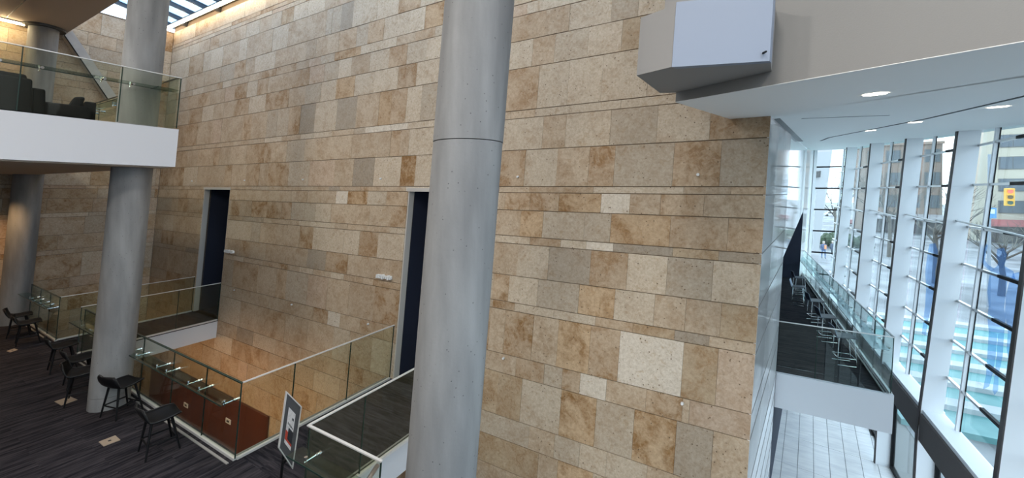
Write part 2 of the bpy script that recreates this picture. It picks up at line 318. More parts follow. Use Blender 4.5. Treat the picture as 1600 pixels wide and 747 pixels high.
# ---- end wall on the far left, same stone
XL = -17.9
wl = struct(thing('wall_left', 'limestone end wall beyond the far column', None))
MB().box(XL - .25, XL - .012, -6, YW + .2, -3.8, 9.35).build('backing', 'mortar', wl)
zs = [0, .71, 1.03, 1.77, 1.91, 2.36, 2.9, 3.03, 3.47, 3.77, 3.875, 4.5, 5.05, 5.19, 5.93, 6.42, 6.87, 7.08, 7.57, 8.22, 8.64, 9.3]
zs = [-3.8, -2.6, -1.5, -.6] + zs
far = MB(); nl = 0
for z0, z1 in zip(zs, zs[1:]):
    y = 1.2 + random.uniform(0, .6)
    while y < YW - .02:
        y2 = min(YW - .01, y + random.uniform(.5, 1.15)); q = MB().box(XL - .013, XL + random.uniform(-.003, .004), y + .003, y2 - .003, z0 + .006, z1 - .006)
        if z0 >= -.7:
            toned(q.build('stone_slab', 'stone', wl), [tone(random.choice('mlbpmtg'))])
        else: far.add(q.v, q.f); nl += 1
        y = y2
o = far.build('stone_slab_far', 'stone', wl); toned(o, [tone('m') for _ in range(nl)]); o['kind'] = 'stuff'
MB().box(XL - .03, XL - .004, -6, 1.2, -.6, 9.3).build('plain_panel', 'redw', wl)
# red timber panels low on the stone wall, in the void between the bridges
rw = struct(thing('wall_lower', 'dark red timber panelling below the bridges', None))
for i in range(7):
    a = -16.9 + i * .99
    MB().box(a + .004, a + .986, YW - .06, YW - .012, -3.8, -1.9).build('panel', 'redw', rw)
# ---- door openings
def doorway(n, X, label, inner):
    d = struct(thing('door_%d' % n, label, None)); a, b = X
    MB().box(a - .0, a + .03, YW + .01, YW + .15, 0, ZD).build('jamb', 'jambst', d)
    MB().box(b - .03, b, YW + .01, YW + .15, 0, ZD).build('jamb', 'jambst', d)
    MB().box(a - .02, b + .02, YW - .012, YW + .15, ZD, ZD + .07).build('lintel', 'jambst', d)
    MB().box(a - .03, a, YW + .15, YW + 3.2, 0, ZD + .1).build('inner_wall', 'navy', d)
    MB().box(b, b + .03, YW + .15, YW + 3.2, 0, ZD + .1).build('inner_wall', 'navy', d)
    MB().box(a - .03, b + .03, YW + 3.2, YW + 3.25, 0, ZD + .1).build('inner_wall', 'navy', d)
    MB().box(a - .03, b + .03, YW + .15, YW + 3.2, ZD + .03, ZD + .1).build('inner_ceiling', 'navy', d)
    MB().box(a, b, YW + .0, YW + 3.2, -.05, 0).build('threshold', 'carpet_b', d)
    if inner:
        MB().box(a + .01, a + .04, YW + 1.6, YW + 2.9, 0, 2.3).build('red_panel', 'redw', d)
        MB().tube([(a + .1, YW + 1.2, .9), (a + .1, YW + 3.0, .9)], .02).build('handrail', 'steel', d)
doorway(1, D1, 'tall dark opening at the end of the far bridge', True)
doorway(2, D2, 'tall navy opening at the end of the near bridge', False)
# ---- polished marble end face of the block, with the dark recess behind the balcony
n_ = .13
def fx(y): return X1 + n_ * (y - YW)
zc = lambda x, y: 4.395 + .063 * y
wr = struct(thing('wall_side', 'polished pale marble end wall beside the glazed balcony', None))
zr = [-3.8, -3.1, -2.5, -1.9, -1.35, -.85, -.37, 0, .71, 1.03, 1.77, 2.36]
ye = 10.2
yj = [YW, 7.3, 8.6, ye]
for y0, y1 in zip(yj, yj[1:]):
    for z0, z1 in zip(zr + [3.03, 3.77], zr[1:] + [3.03, 3.77, None]):
        zt = (lambda x, y, z1=z1: z1 - .007) if z1 else (lambda x, y: zc(x, y) - .0)
        MB().prism([(fx(y0 + .003), y0 + .003), (fx(y1 - .003), y1 - .003), (fx(y1) - .12, y1), (fx(y0) - .12 if y0 > YW else X1 - .05, y0 + (.02 if y0 == YW else 0))], z0 + .004, zt).build('marble_panel', 'marble', wr)
for z in zr[1:] + [3.03, 3.77]:
    MB().prism([(fx(YW + .02), YW + .02), (fx(ye), ye), (fx(ye) + .003, ye), (fx(YW + .02) + .003, YW + .02)], z - .008, z + .006).build('joint', 'spandrel', wr)
head = lambda y: 2.45 + .046 * (y - ye)
yj = [ye, 12.4, 14.8, 17.2, 19.6, 22.0]
for y0, y1 in zip(yj, yj[1:]):
    for k in range(3):
        zb = lambda x, y, k=k: head(y) + (zc(x, y) - head(y)) * k / 3 + .004
        zt = lambda x, y, k=k: head(y) + (zc(x, y) - head(y)) * (k + 1) / 3 - .004
        MB().prism([(fx(y0 + .003), y0 + .003), (fx(y1 - .003), y1 - .003), (fx(y1) - .12, y1), (fx(y0) - .12, y0)], zb, zt).build('marble_panel', 'marble', wr)
xf = fx(22)
for z0, z1 in ((-3.8, -.7), (0, 1.5), (1.5, 3.0), (3.0, None)):
    MB().prism([(xf, 22), (3.05, 26), (2.9, 26.0), (xf - .15, 22)], z0 + .004, (lambda x, y: zc(x, y)) if z1 is None else z1 - .004).build('marble_panel', 'marble', wr)
MB().prism([(X1 - .06, YW + .21), (fx(22) - .14, 22), (-.8, 22), (-.8, YW + .21)], -3.8, -.69).build('core_wall', 'navy', wr)
MB().prism([(X1 - .06, YW + .21), (fx(ye) - .125, ye - .05), (-.8, ye - .05), (-.8, YW + .21)], -.02, 4.4).build('core_wall', 'navy', wr)
MB().box(-.85, -.8, ye - .1, 22, 0, 3.2).build('recess_wall', 'navy', wr)
MB().prism([(-.8, ye), (fx(ye) - .13, ye), (fx(22) - .13, 22), (-.8, 22)], lambda x, y: head(y) + .01, lambda x, y: head(y) + .1).build('recess_ceiling', 'navy', wr)
MB().box(-.8, xf, 21.95, 22.05, 0, 3.1).build('recess_wall', 'navy', wr)
# ---- white sloping soffit on the right and the beige bulkhead over it
Ap, Bp, Rp = (-.61, 3.99), (-.22, YW + .0), (1.2, 3.06)
dx, dy = Rp[0] - Ap[0], Rp[1] - Ap[1]; Rq = (Rp[0] + dx * 2.2, Rp[1] + dy * 2.2)
def zin(z): return .06 * (z + 1.4)
poly = [Ap, Rq, (4.75, Rq[1]), (4.75, 26), (3.05, 26), (xf, 22), (fx(ye), ye), (X1, YW), Bp]
ce = MB().prism(poly, zc, lambda x, y: zc(x, y) + .004).build('ceiling', 'soffit'); struct(ce, 'white sloping soffit beside the glass wall')
bu = MB().prism([Ap, Rq, (4.75, Rq[1]), (4.75, 26), (fx(ye), ye), (X1, YW - .02), (Bp[0], YW - .02)], lambda x, y: zc(x, y) + .004, 8.3).build('wall_upper', 'beige'); struct(bu, 'beige bulkhead wall above the white soffit')
tr = struct(thing('trim_1', 'dark slot in the white soffit', None))
def strip(pts, w, name, m, parent, dz=-.004):
    for a, b in zip(pts, pts[1:]):
        a, b = np.array(a), np.array(b); d = (b - a) / np.linalg.norm(b - a); nn = np.array([-d[1], d[0]]) * w / 2
        MB().prism([tuple(a - nn), tuple(b - nn), tuple(b + nn), tuple(a + nn)], lambda x, y: zc(x, y) + dz, lambda x, y: zc(x, y) + .01).build(name, m, parent)
strip([(1.74, 12.47), (2.25, 8.03), (2.32, 5.6)], .05, 'slot', 'black', tr)  # dark strips laid just under the soffit face
strip([(1.74, 12.47), (1.8, 14.2)], .05, 'slot', 'black', tr)
strip([(.62, 6.62), (1.6, 7.03)], .02, 'slot', 'dsteel', tr)
strip([(fx(6.4) + .02, 6.4), (fx(14) + .05, 14)], .10, 'slot', 'dsteel', tr)
# the boxed bulkhead hanging in front of it
bx = struct(thing('trim_2', 'boxed white and grey stringer end, bluish window light in its front colour, hanging on the bulkhead', None))
q = [(-.80, 3.22), (-.52, 3.12), (.10, 3.29), (.13, 3.55), (-.60, 3.96)]
MB().prism([(-.52, 3.12), (.10, 3.30), (.115, 3.36), (-.50, 3.18)], 4.73, 5.22).build('front_panel', 'boxlit', bx)
MB().prism([(-.80, 3.22), (-.522, 3.121), (-.502, 3.181), (.11, 3.37), (.13, 3.60), (-.60, 3.97), (-.74, 3.9)], 4.732, 5.2).build('side_body', 'greyp', bx)
MB().prism([(-.64, 3.32), (-.45, 3.25), (.0, 3.5), (-.5, 3.85)], 5.2, 5.6).build('upper_block', 'greyp', bx)
MB().tube([(.06, 3.288, 4.79), (.075, 3.25, 4.785)], .008, 6).build('bolt', 'black', bx)
# ---- upper-left balcony slab, ceiling above, sloping stone beam
ub = struct(thing('floor', 'white fronted slab of the upper balcony', None))
XB, YB = -8.78, 3.13
MB().prism([(-17.9, -6), (XB - .1, -6), (XB - .1, YB - .1), (-17.9, YB - .1)], 4.2, 4.65).build('deck', 'carpet', ub)
MB().box(XB - .1, XB, -6, YB, 4.18, 4.85).build('fascia', 'white', ub)
MB().box(-17.9, XB - .1, YB - .1, YB, 4.18, 4.85).build('fascia', 'white', ub)
MB().prism([(-17.9, -6), (XB - .1, -6), (XB - .1, YB - .1), (-17.9, YB - .1)], 4.16, 4.2).build('underside', 'ceil', ub)
uc = MB().box(-18.2, 3.4, -6, 3.35, 8.35, 8.75).build('ceiling', 'ceil'); struct(uc, 'warm grey ceiling over the upper balcony')
ce2 = MB().box(-18.2, XB - 3.5, 2.2, 2.22, 8.344, 8.35).build('trim_3', 'dsteel'); struct(ce2, 'thin dark joint line in the upper ceiling')
bmn = thing('sloping_beam', 'pale stone beam slanting down across the end wall', 'beam', (XL + .3, 3.4, 8.35))
pp = [onx(p, XL + .25) for p in ((100, 56), (113, 48), (186, 156), (168, 156))]
MB().slab(pp, (-.22, 0, 0)).build('shaft', 'beam', bmn); e0 = pp[0]; e1 = pp[3]
MB().slab([e0, e0 + np.array([0, .0, .05]), e1 + np.array([0, 0, .05]), e1], (.012, 0, 0)).build('edge_strip', 'black', bmn)  # black strip along the lower edge of the beam
bw = MB().box(-18.2, 4.75, -6.2, -6.0, -3.8, 8.75).build('wall_front', 'beige'); struct(bw, 'plain beige wall behind the viewer')
# ---- skylight over the void
sk = struct(thing('window_1', 'glazed skylight over the void along the stone wall', None))
def zk(y): return 9.62 + .16 * (YW - y)
x = -18.0; i = 0
while x < 0:
    for ya, yb in ((3.35, 4.2), (4.2, 5.1), (5.1, YW + .15)):
        if x < -8 : MB().hexa([(x + .03, ya, zk(ya)), (x + .87, ya, zk(ya)), (x + .87, yb, zk(yb)), (x + .03, yb, zk(yb))], [(x + .03, ya, zk(ya) + .02), (x + .87, ya, zk(ya) + .02), (x + .87, yb, zk(yb) + .02), (x + .03, yb, zk(yb) + .02)]).build('pane', 'sky', sk)
    MB().hexa([(x - .03, 3.35, zk(3.35) - .1), (x + .03, 3.35, zk(3.35) - .1), (x + .03, YW + .1, zk(YW) - .1), (x - .03, YW + .1, zk(YW) - .1)], [(x - .03, 3.35, zk(3.35) + .04), (x + .03, 3.35, zk(3.35) + .04), (x + .03, YW + .1, zk(YW) + .04), (x - .03, YW + .1, zk(YW) + .04)]).build('rafter', 'dsteel', sk)
    x += .9
for ya in (3.38, 4.2, 5.1): MB().box(-18, 0, ya - .03, ya + .03, zk(ya) - .09, zk(ya) - .01).build('purlin', 'dsteel', sk)
MB().box(-18, .2, YW - .06, YW + .2, 9.5, 9.6).build('curb', 'dsteel', sk)

# ---- glass curtain wall on the right, bay by bay
FY = [-2.9, .1, 3.1, 6.2, 9.35, 12.44, 15.36, 18.4, 22.4, 25.9]; FB = [3.55] * 5 + [3.58, 3.60, 3.52, 3.52, 3.55]; FS = [.054] * 5 + [.057, .040, .030, .033, .033]; DEP = .37
def xin(y, z):
    b = np.interp(y, FY, FB); s = np.interp(y, FY, FS); return b + s * max(0, z + 1.4)
TZ = [-.92, -.15, .65, 1.5, 2.3, 3.1, 4.0, 4.85]
for k in range(len(FY)):
    if k == len(FY) - 1: break
    y = FY[k]; w = struct(thing('window_%d' % (k + 3), 'bay of the tall glass wall, %s' % ['third behind the viewer', 'second behind the viewer', 'just behind the viewer', 'nearest the viewer', 'at the right edge of the picture', 'with the small blue figure', 'fourth from the right edge of the picture', 'fifth from the right edge', 'sixth, at the far corner', 'last fin at the far end'][k], None))
    zt = zc(0, y) + .02; th = .05
    def fin(x_off, w_, m, nm):
        for za, zb in ((-3.8, -1.4), (-1.4, zt)):
            a = [(xin(y, za) + x_off, y - th, za), (xin(y, za) + x_off + w_, y - th, za), (xin(y, za) + x_off + w_, y + th, za), (xin(y, za) + x_off, y + th, za)]
            b = [(xin(y, zb) + x_off, y - th, zb), (xin(y, zb) + x_off + w_, y - th, zb), (xin(y, zb) + x_off + w_, y + th, zb), (xin(y, zb) + x_off, y + th, zb)]
            if za < -2 and k > 1: a, b = [(v[0] + (.0 if x_off == 0 else 0), v[1], v[2]) for v in a], b
            q.hexa(a, b)
    q = MB(); fin(0, .022, 'bronze', 'f'); q.build('fin_edge', 'bronze', w)
    q = MB(); fin(.022, DEP - .022, 'fin', 'f'); q.build('fin', 'fin', w)
    y2 = FY[k + 1]; ym = y2 - .75; g = lambda yy, z: xin(yy, z) + DEP + .03
    zt2 = zc(0, y2)
    def pane(ya, yb, za, zb, za2=None, zb2=None):
        za2 = za if za2 is None else za2; zb2 = zb if zb2 is None else zb2
        c = [(g(ya, za), ya, za), (g(yb, za2), yb, za2), (g(yb, zb2), yb, zb2), (g(ya, zb), ya, zb)]
        MB().slab(c, (.012, 0, 0)).build('pane', 'win', w)
    rows = TZ + [None]
    for ya, yb in ((y + .05, ym), (ym, y2 - .05)):
        for za, zb in zip(rows, rows[1:]):
            if zb is None:
                if zc(0, ya) - za > .05: pane(ya, yb, za, zc(0, ya), za, zc(0, yb))
            else: pane(ya, yb, za, zb)
    # slender white mullion and glazing bars
    for yy in (ym,):
        a = [(g(yy, -.95) - .07, yy - .028, -.95), (g(yy, -.95), yy - .028, -.95), (g(yy, -.95), yy + .028, -.95), (g(yy, -.95) - .07, yy + .028, -.95)]
        zz = zc(0, yy); b = [(g(yy, zz) - .07, yy - .028, zz), (g(yy, zz), yy - .028, zz), (g(yy, zz), yy + .028, zz), (g(yy, zz) - .07, yy + .028, zz)]
        MB().hexa(a, b).build('mullion', 'fin', w)
        MB().hexa([(g(yy, -.95) - .016, yy - .040, -.95), (g(yy, -.95) - .002, yy - .040, -.95), (g(yy, -.95) - .002, yy - .0285, -.95), (g(yy, -.95) - .016, yy - .0285, -.95)], [(g(yy, zz) - .016, yy - .040, zz), (g(yy, zz) - .002, yy - .040, zz), (g(yy, zz) - .002, yy - .0285, zz), (g(yy, zz) - .016, yy - .0285, zz)]).build('mullion_gasket', 'black', w)
    for z in TZ[1:]:
        for ya, yb, m_, r_ in ((y + .05, ym - .75, 'black', .03), (ym - .75, y2 - .05, 'steel', .022)):
            MB().hexa([(g(ya, z) - .06, ya, z - r_), (g(ya, z) - .005, ya, z - r_), (g(yb, z) - .005, yb, z - r_), (g(yb, z) - .06, yb, z - r_)], [(g(ya, z) - .06, ya, z + r_), (g(ya, z) - .005, ya, z + r_), (g(yb, z) - .005, yb, z + r_), (g(yb, z) - .06, yb, z + r_)]).build('transom' if m_ == 'black' else 'transom_clamp', m_, w)
    MB().tube([(xin(y, 3.1) + .18, y + .04, 3.1), (xin(y2, 3.2) + .18, y2 - .05, 3.22)], .02).build('tie_rod', 'steel', w)
    # sill, spandrel, storefront below
    MB().box(xin(y, 0) + .0 + .03, xin(y, -1.4) + DEP + .09, y + .05, y2 - .05, -1.02, -.94).build('sill', 'fin', w)
    MB().box(FB[k] + .06, FB[k] + .12, y + .05, y2 - .05, -1.6, -1.02).build('spandrel', 'spandrel', w)
    MB().box(FB[k] + DEP, FB[k] + DEP + .012, y + .05, y2 - .05, -3.72, -1.6).build('shop_pane', 'win', w)
    MB().box(FB[k] + DEP - .03, FB[k] + DEP + .05, y + .05, y2 - .05, -3.8, -3.7).build('shop_frame', 'black', w)
    MB().box(FB[k] + DEP - .03, FB[k] + DEP + .05, y2 - .11, y2 - .05, -3.8, -1.6).build('shop_frame', 'black', w)
# far end window closing the balcony
we = struct(thing('window_2', 'end window at the far end of the balcony with horizontal bars', None))
ye2 = 25.95
MB().box(3.05, 3.18, ye2 - .06, ye2 + .06, -3.8, zc(0, 26)).build('post', 'fin', we)
ez = [-3.7, -2.6, -1.5, -.35, .75, 1.85, 2.95, 4.05, 5.15, 5.95]
for za, zb in zip(ez, ez[1:]):
    MB().box(3.18, 4.6, ye2, ye2 + .012, za, zb).build('pane', 'win', we)
    MB().box(3.18, 4.6, ye2 - .07, ye2 - .01, za - .035, za + .035).build('transom', 'black', we)

# ================================================================ COLUMNS
def column(x, y, R, z0, z1, joints, label, collar=None):
    t = thing('column', label, 'column', (x, y, z0), 'round concrete columns')
    zz = [z0] + joints + [z1]
    for a, b in zip(zz, zz[1:]):
        n = 48; rr = R * 1.012 if (a == joints[-1] and a > 1) else R
        vs = [(x + rr * math.cos(2 * math.pi * i / n), y + rr * math.sin(2 * math.pi * i / n), z) for z in (a + .003, b - .003) for i in range(n)]
        q = MB().add(vs, [(i, (i + 1) % n, n + (i + 1) % n, n + i) for i in range(n)]).add(vs[:n], [tuple(range(n - 1, -1, -1))]).add(vs[n:], [tuple(range(n))])
        o = q.build('shaft', 'concrete', t)
        for p in o.data.polygons: p.use_smooth = len(p.vertices) == 4
    if collar:
        n = 32; vs = [(x + collar * math.cos(2 * math.pi * i / n), y + collar * math.sin(2 * math.pi * i / n), z) for z in (z1 - .06, z1) for i in range(n)]
        MB().add(vs, [(i, (i + 1) % n, n + (i + 1) % n, n + i) for i in range(n)] + [tuple(range(n - 1, -1, -1)), tuple(range(n, 2 * n))]).build('collar', 'dsteel', t)
    return t
column(-1.93, 2.57, .275, 0, 8.35, [4.18], 'large round concrete column in the middle, nearest of the three')
column(-9.43, 2.75, .275, 0, 8.35, [.22], 'round concrete column rising past the white balcony, among the bar stools')
column(-17.45, 2.9, .29, 0, 8.35, [4.2], 'farthest round concrete column against the end wall, warmly lit', .42)

# ================================================================ BRIDGES
def bridge(x0, x1, y0, label):
    t = thing('bridge', label, 'bridge', (x0, y0, 0))
    MB().box(x0, x1, y0, YW + .01, -.03, 0.0).build('deck', 'carpet_b', t)
    MB().box(x0 + .06, x1 - .06, y0, YW, -.42, -.03).build('slab', 'white', t)
    for a in (x0, x1 - .06): MB().box(a, a + .06, y0, YW - .01, -.5, -.03).build('fascia', 'white', t)
    return t
bridge(-14.6, -12.95, 3.2, 'far carpeted footbridge with a white edge, leading to the left opening')
bridge(-5.98, -4.25, 3.2, 'near carpeted footbridge leading to the opening behind the middle column')

# ================================================================ BALUSTRADES
def balustrade(label, a, b, joints, z0=.0, z1=1.08, rail='rail', gm='bal', lm='ledge', base=True, ledge=None, brackets=(), side=1, edge_ends=(True, True), name='glass_balustrade', ledge_z=.85):
    """a,b plan points; joints = fractions along; ledge=depth on the `side` of the run; brackets = fractions"""
    t = thing(name, label, 'balustrade', (a[0], a[1], z0), 'glass balustrades')
    a, b = np.array(a, float), np.array(b, float); L_ = np.linalg.norm(b - a); d = (b - a) / L_; nn = np.array([-d[1], d[0]]) * side
    fr = [0] + list(joints) + [1]
    for u, v in zip(fr, fr[1:]):
        MB().wall(a + d * (u * L_ + .006), a + d * (v * L_ - .006), z0 + .02, z1 - .012, .012).build('glass_panel', gm, t)
    for i, u in enumerate(fr):
        if (i == 0 and not edge_ends[0]) or (i == len(fr) - 1 and not edge_ends[1]): continue
        p = a + d * (u * L_); MB().wall(p - d * .006, p + d * .006, z0 + .02, z1 - .012, .014).build('panel_edge', 'edge', t)
    MB().wall(a - d * .01, b + d * .01, z1 - .014, z1, .03).build('top_rail', rail, t)
    if base:
        MB().wall(a, b, z0, z0 + .035, .045).build('base_channel', 'rail', t)
        MB().wall(a + nn * .09, b + nn * .09, z0, z0 + .012, .03).build('base_strip', 'greyp', t)
    if ledge:
        o1 = a + nn * .05; o2 = b + nn * .05; MB().prism([tuple(o1), tuple(o2), tuple(b + nn * (.05 + ledge)), tuple(a + nn * (.05 + ledge))], z0 + ledge_z, z0 + ledge_z + .012).build('ledge', lm, t)
        MB().wall(a + nn * (.05 + ledge), b + nn * (.05 + ledge), z0 + ledge_z - .002, z0 + ledge_z + .014, .006).build('ledge_edge', 'edge', t)
    for u in brackets:
        p = a + d * (u * L_); z = z0 + ledge_z - .03
        k = MB().tube([(*(p - nn * .025), z), (*(p + nn * .17), z)], .010, 8).build('bracket', 'chrome', t)
        MB().tube([(*(p - nn * .03), z), (*(p - nn * .008), z)], .02, 10).build('cap', 'chrome', k)
        MB().tube([(*(p + nn * .008), z), (*(p + nn * .03), z)], .02, 10).build('cap', 'chrome', k)
        MB().tube([(*(p + nn * .15), z - .03), (*(p + nn * .15), z + .035)], .011, 8).build('post', 'chrome', k)
        MB().tube([(*(p + nn * .15), z + .035), (*(p + nn * .15), z + .05)], .02, 8).build('cap', 'chrome', k)
    return t
def fr(xs, a, b): return [(x - a) / (b - a) for x in xs]
YR = 3.12
balustrade('glass balustrade with a drinks ledge and chrome brackets beside the near bar stools', (-12.6, YR), (-5.95, YR), fr([-11.4, -10.35, -9.31, -8.07, -6.94], -12.6, -5.95), rail='edge', ledge=.19, side=-1, brackets=fr([-11.6, -11.2, -10.5, -10.1, -9.5, -9.15, -8.28, -7.92, -7.15, -6.80, -6.06], -12.6, -5.95), edge_ends=(True, True))
balustrade('glass balustrade with a drinks ledge beside the farthest pair of stools', (-17.15, YR), (-14.5, YR), fr([-16.2, -15.3], -17.15, -14.5), rail='edge', ledge=.19, side=-1, brackets=fr([-16.4, -16.0, -15.5, -15.1, -14.62], -17.15, -14.5))
balustrade('glass balustrade along the left edge of the near footbridge', (-5.95, YR + .02), (-5.95, YW - .03), fr([3.89, 4.94], YR, YW), brackets=(), edge_ends=(False, True))
balustrade('glass balustrade along the right edge of the near footbridge', (-4.2, 3.0), (-4.2, YW - .03), fr([3.8, 4.85], 3.0, YW), edge_ends=(True, True))
balustrade('short glass balustrade with a drinks ledge behind the poster stand', (-4.2, 2.98), (-3.0, 2.98), [], ledge=.19, side=-1, brackets=(.18, .93), edge_ends=(False, True))
balustrade('glass balustrade along the right edge of the far footbridge', (-12.95, YR + .02), (-12.95, YW - .03), fr([4.98], YR, YW), edge_ends=(True, True))
balustrade('glass balustrade along the left edge of the far footbridge', (-14.55, YR + .02), (-14.55, YW - .03), fr([4.5], YR, YW), edge_ends=(False, True))
hr = thing('handrail', 'sloping steel handrail at the corner below the near footbridge', 'handrail', (-3.0, 2.9, 0))
MB().tube([(-3.0, 2.94, 1.06), (-2.96, 2.55, .86), (-2.9, 1.7, .35)], .022, 10).build('rail', 'steel', hr, smooth=True)
MB().tube([(-3.0, 2.96, 0.9), (-2.985, 2.8, .97)], .012, 8).build('bracket', 'chrome', hr)
balustrade('glass balustrade on the front edge of the upper balcony', (XB - .05, -5.5), (XB - .05, YB - .02), fr([-3, -1.2, .3, 1.31, 2.35], -5.5, YB), z0=4.85, z1=5.78, base=False, side=1, ledge=.22, ledge_z=.70, brackets=fr([.1, .5, 1.12, 1.5, 2.15, 2.5], -5.5, YB))
balustrade('glass balustrade on the side edge of the upper balcony, running back to the end wall', (XB - .06, YB - .05), (-17.8, YB - .05), [.12, .3, .45, .6, .75, .9], z0=4.85, z1=5.78, rail='dsteel', base=False, side=1, ledge=.22, ledge_z=.70, brackets=(.15, .26, .29, .42, .47), edge_ends=(False, True))

# ---- right-hand balcony
rb = struct(thing('floor', 'carpeted balcony with a deep white front between marble wall and glass wall', None))
YB2 = 10.28; XR = 2.64
MB().prism([(fx(YB2) - 1.5, YB2 + .05), (XR - .05, YB2 + .05), (XR - .05, 25.9), (-.7, 25.9), (-.7, YB2 + .05)], -.06, 0).build('deck', 'carpet_b', rb)
MB().prism([(fx(YB2) - .3, YB2 + .08), (XR - .08, YB2 + .08), (XR - .08, 25.9), (-.7, 25.9), (-.7, 12)], -.66, -.06).build('slab', 'white', rb)
MB().box(fx(YB2) + .004, XR, YB2, YB2 + .08, -.69, .02).build('fascia', 'white', rb)
MB().box(XR - .08, XR, YB2 + .08, 25.9, -.69, .02).build('fascia', 'white', rb)
balustrade('glass balustrade across the front of the right balcony', (fx(YB2) + .01, YB2 + .04), (XR - .04, YB2 + .04), [.36], z0=.02, z1=1.09, base=False, edge_ends=(False, True), gm='bal_r')
balustrade('long glass balustrade with a drinks ledge paled by a painted reflection beside the row of wire-leg stools', (XR - .04, YB2 + .05), (XR - .04, 25.4), [.08, .16, .25, .34, .43, .52, .61, .7, .8, .9], z0=.02, z1=1.09, rail='edge', gm='bal_r', lm='ledge_refl', ledge=.26, side=1, ledge_z=.8, brackets=(.02, .06, .1, .14, .18, .23, .27, .32, .36, .41, .45, .5, .55, .6, .65), edge_ends=(False, True))
MB().box(3.0, 3.1, 25.4, 25.9, 0, 1.0)

# ================================================================ FURNITURE
def bar_stool(label, loc, rz):
    """black leather shell bar stool, four splayed legs with stretchers; faces +Y"""
    t = thing('bar_stool', label, 'stool', (0, 0, 0), 'black bar stools along the glass balustrade', shear=False); OFF[t.name] = Vector()
    # one continuous shell: profile swept from seat front up the low back
    prof = [(.23, .490), (.205, .520), (.11, .515), (0, .503), (-.11, .506), (-.17, .53), (-.205, .59), (-.235, .665), (-.25, .715)]
    hw = [.12, .19, .225, .235, .235, .235, .235, .225, .18]
    n = 8; vs = []; fs = []
    for lay in (0, 1):
        for (y, z), w in zip(prof, hw):
            for i in range(n + 1):
                u = -1 + 2 * i / n; lift = .015 * u * u; back = max(0, (-y - .12) / .12)
                vs.append((w * u, y + back * .04 * u * u - (.018 if lay and z > .54 else 0), z + lift * (1 - min(1, back)) - (.022 if lay and z <= .54 else 0)))
    m = n + 1; K = len(prof); o = K * m
    for j in range(K - 1):
        for i in range(n):
            fs.append((j * m + i, j * m + i + 1, (j + 1) * m + i + 1, (j + 1) * m + i)); fs.append((o + j * m + i, o + (j + 1) * m + i, o + (j + 1) * m + i + 1, o + j * m + i + 1))
    for j in range(K - 1):
        for i in (0, n): fs.append((j * m + i, (j + 1) * m + i, o + (j + 1) * m + i, o + j * m + i))
    for i in range(n):
        for j in (0, K - 1): fs.append((j * m + i, j * m + i + 1, o + j * m + i + 1, o + j * m + i))
    half = 6
    def part(j0, j1):
        keep = [f for f in fs if all(j0 <= ((v % o) // m) <= j1 for v in f)]
        used = sorted({v for f in keep for v in f}); ix = {v: i for i, v in enumerate(used)}
        return MB().add([vs[v] for v in used], [tuple(ix[v] for v in f) for f in keep])
    part(0, 5).build('seat', 'leather', t, shear=False, smooth=True)
    bk_ = part(5, K - 1).build('backrest', 'leather', t, shear=False, smooth=True)
    rim = [(.235, .19 - .0, .70)]
    edge = [(hw[j], prof[j][0] + max(0, (-prof[j][0] - .12) / .12) * .04, prof[j][1] + .015 * (1 - min(1, max(0, (-prof[j][0] - .12) / .12)))) for j in range(1, K)]
    MB().tube(edge + [(0, prof[-1][0], prof[-1][1] + .004)] + [(-a, b, c) for a, b, c in edge[::-1]], .006, 6).build('piping', 'stitch', t, shear=False)
    legs = {}
    for sx in (-1, 1):
        for sy in (-1, 1):
            top = Vector((.12 * sx, .11 * sy, .49)); bot = Vector((.19 * sx, .19 * sy, 0)); legs[sx, sy] = (top, bot)
            MB().tube([top, bot], [.019, .012], 8).build('leg', 'black', t, shear=False)
    at = lambda k, f: legs[k][0].lerp(legs[k][1], f)
    for a, b, f in (((-1, 1), (1, 1), .70), ((-1, -1), (1, -1), .62), ((-1, -1), (-1, 1), .62), ((1, -1), (1, 1), .62)):
        MB().tube([at(a, f), at(b, f)], .011, 6).build('stretcher', 'black', t, shear=False)
    t.location = S((loc[0], loc[1], 0)); t.rotation_euler.z = rz
    return t
def restool(src, label, loc, rz):
    c = copy_tree(src); c['label'] = label; c.location = S((loc[0], loc[1], loc[2] if len(loc) > 2 else 0)); c.rotation_euler.z = rz; return c
st0 = bar_stool('nearest black bar stool, standing alone in front of the column', (-7.13, 2.68), math.radians(-6))
for lab, loc, rz in (
    ('black bar stool standing right beside the foot of the second column', (-8.86, 2.76), 14),
    ('black bar stool with a tan sheen, half hidden behind the second column', (-10.05, 2.56), -20),
    ('black bar stool in the middle of the three just left of the second column', (-10.9, 2.72), -4),
    ('black bar stool at the left of the three just left of the second column', (-12.1, 2.74), -6),
    ('nearer of the two farthest black bar stools by the end wall', (-14.9, 2.74), -8),
    ('farthest black bar stool, against the far column', (-15.9, 2.76), -12)):
    restool(st0, lab, loc, math.radians(rz))
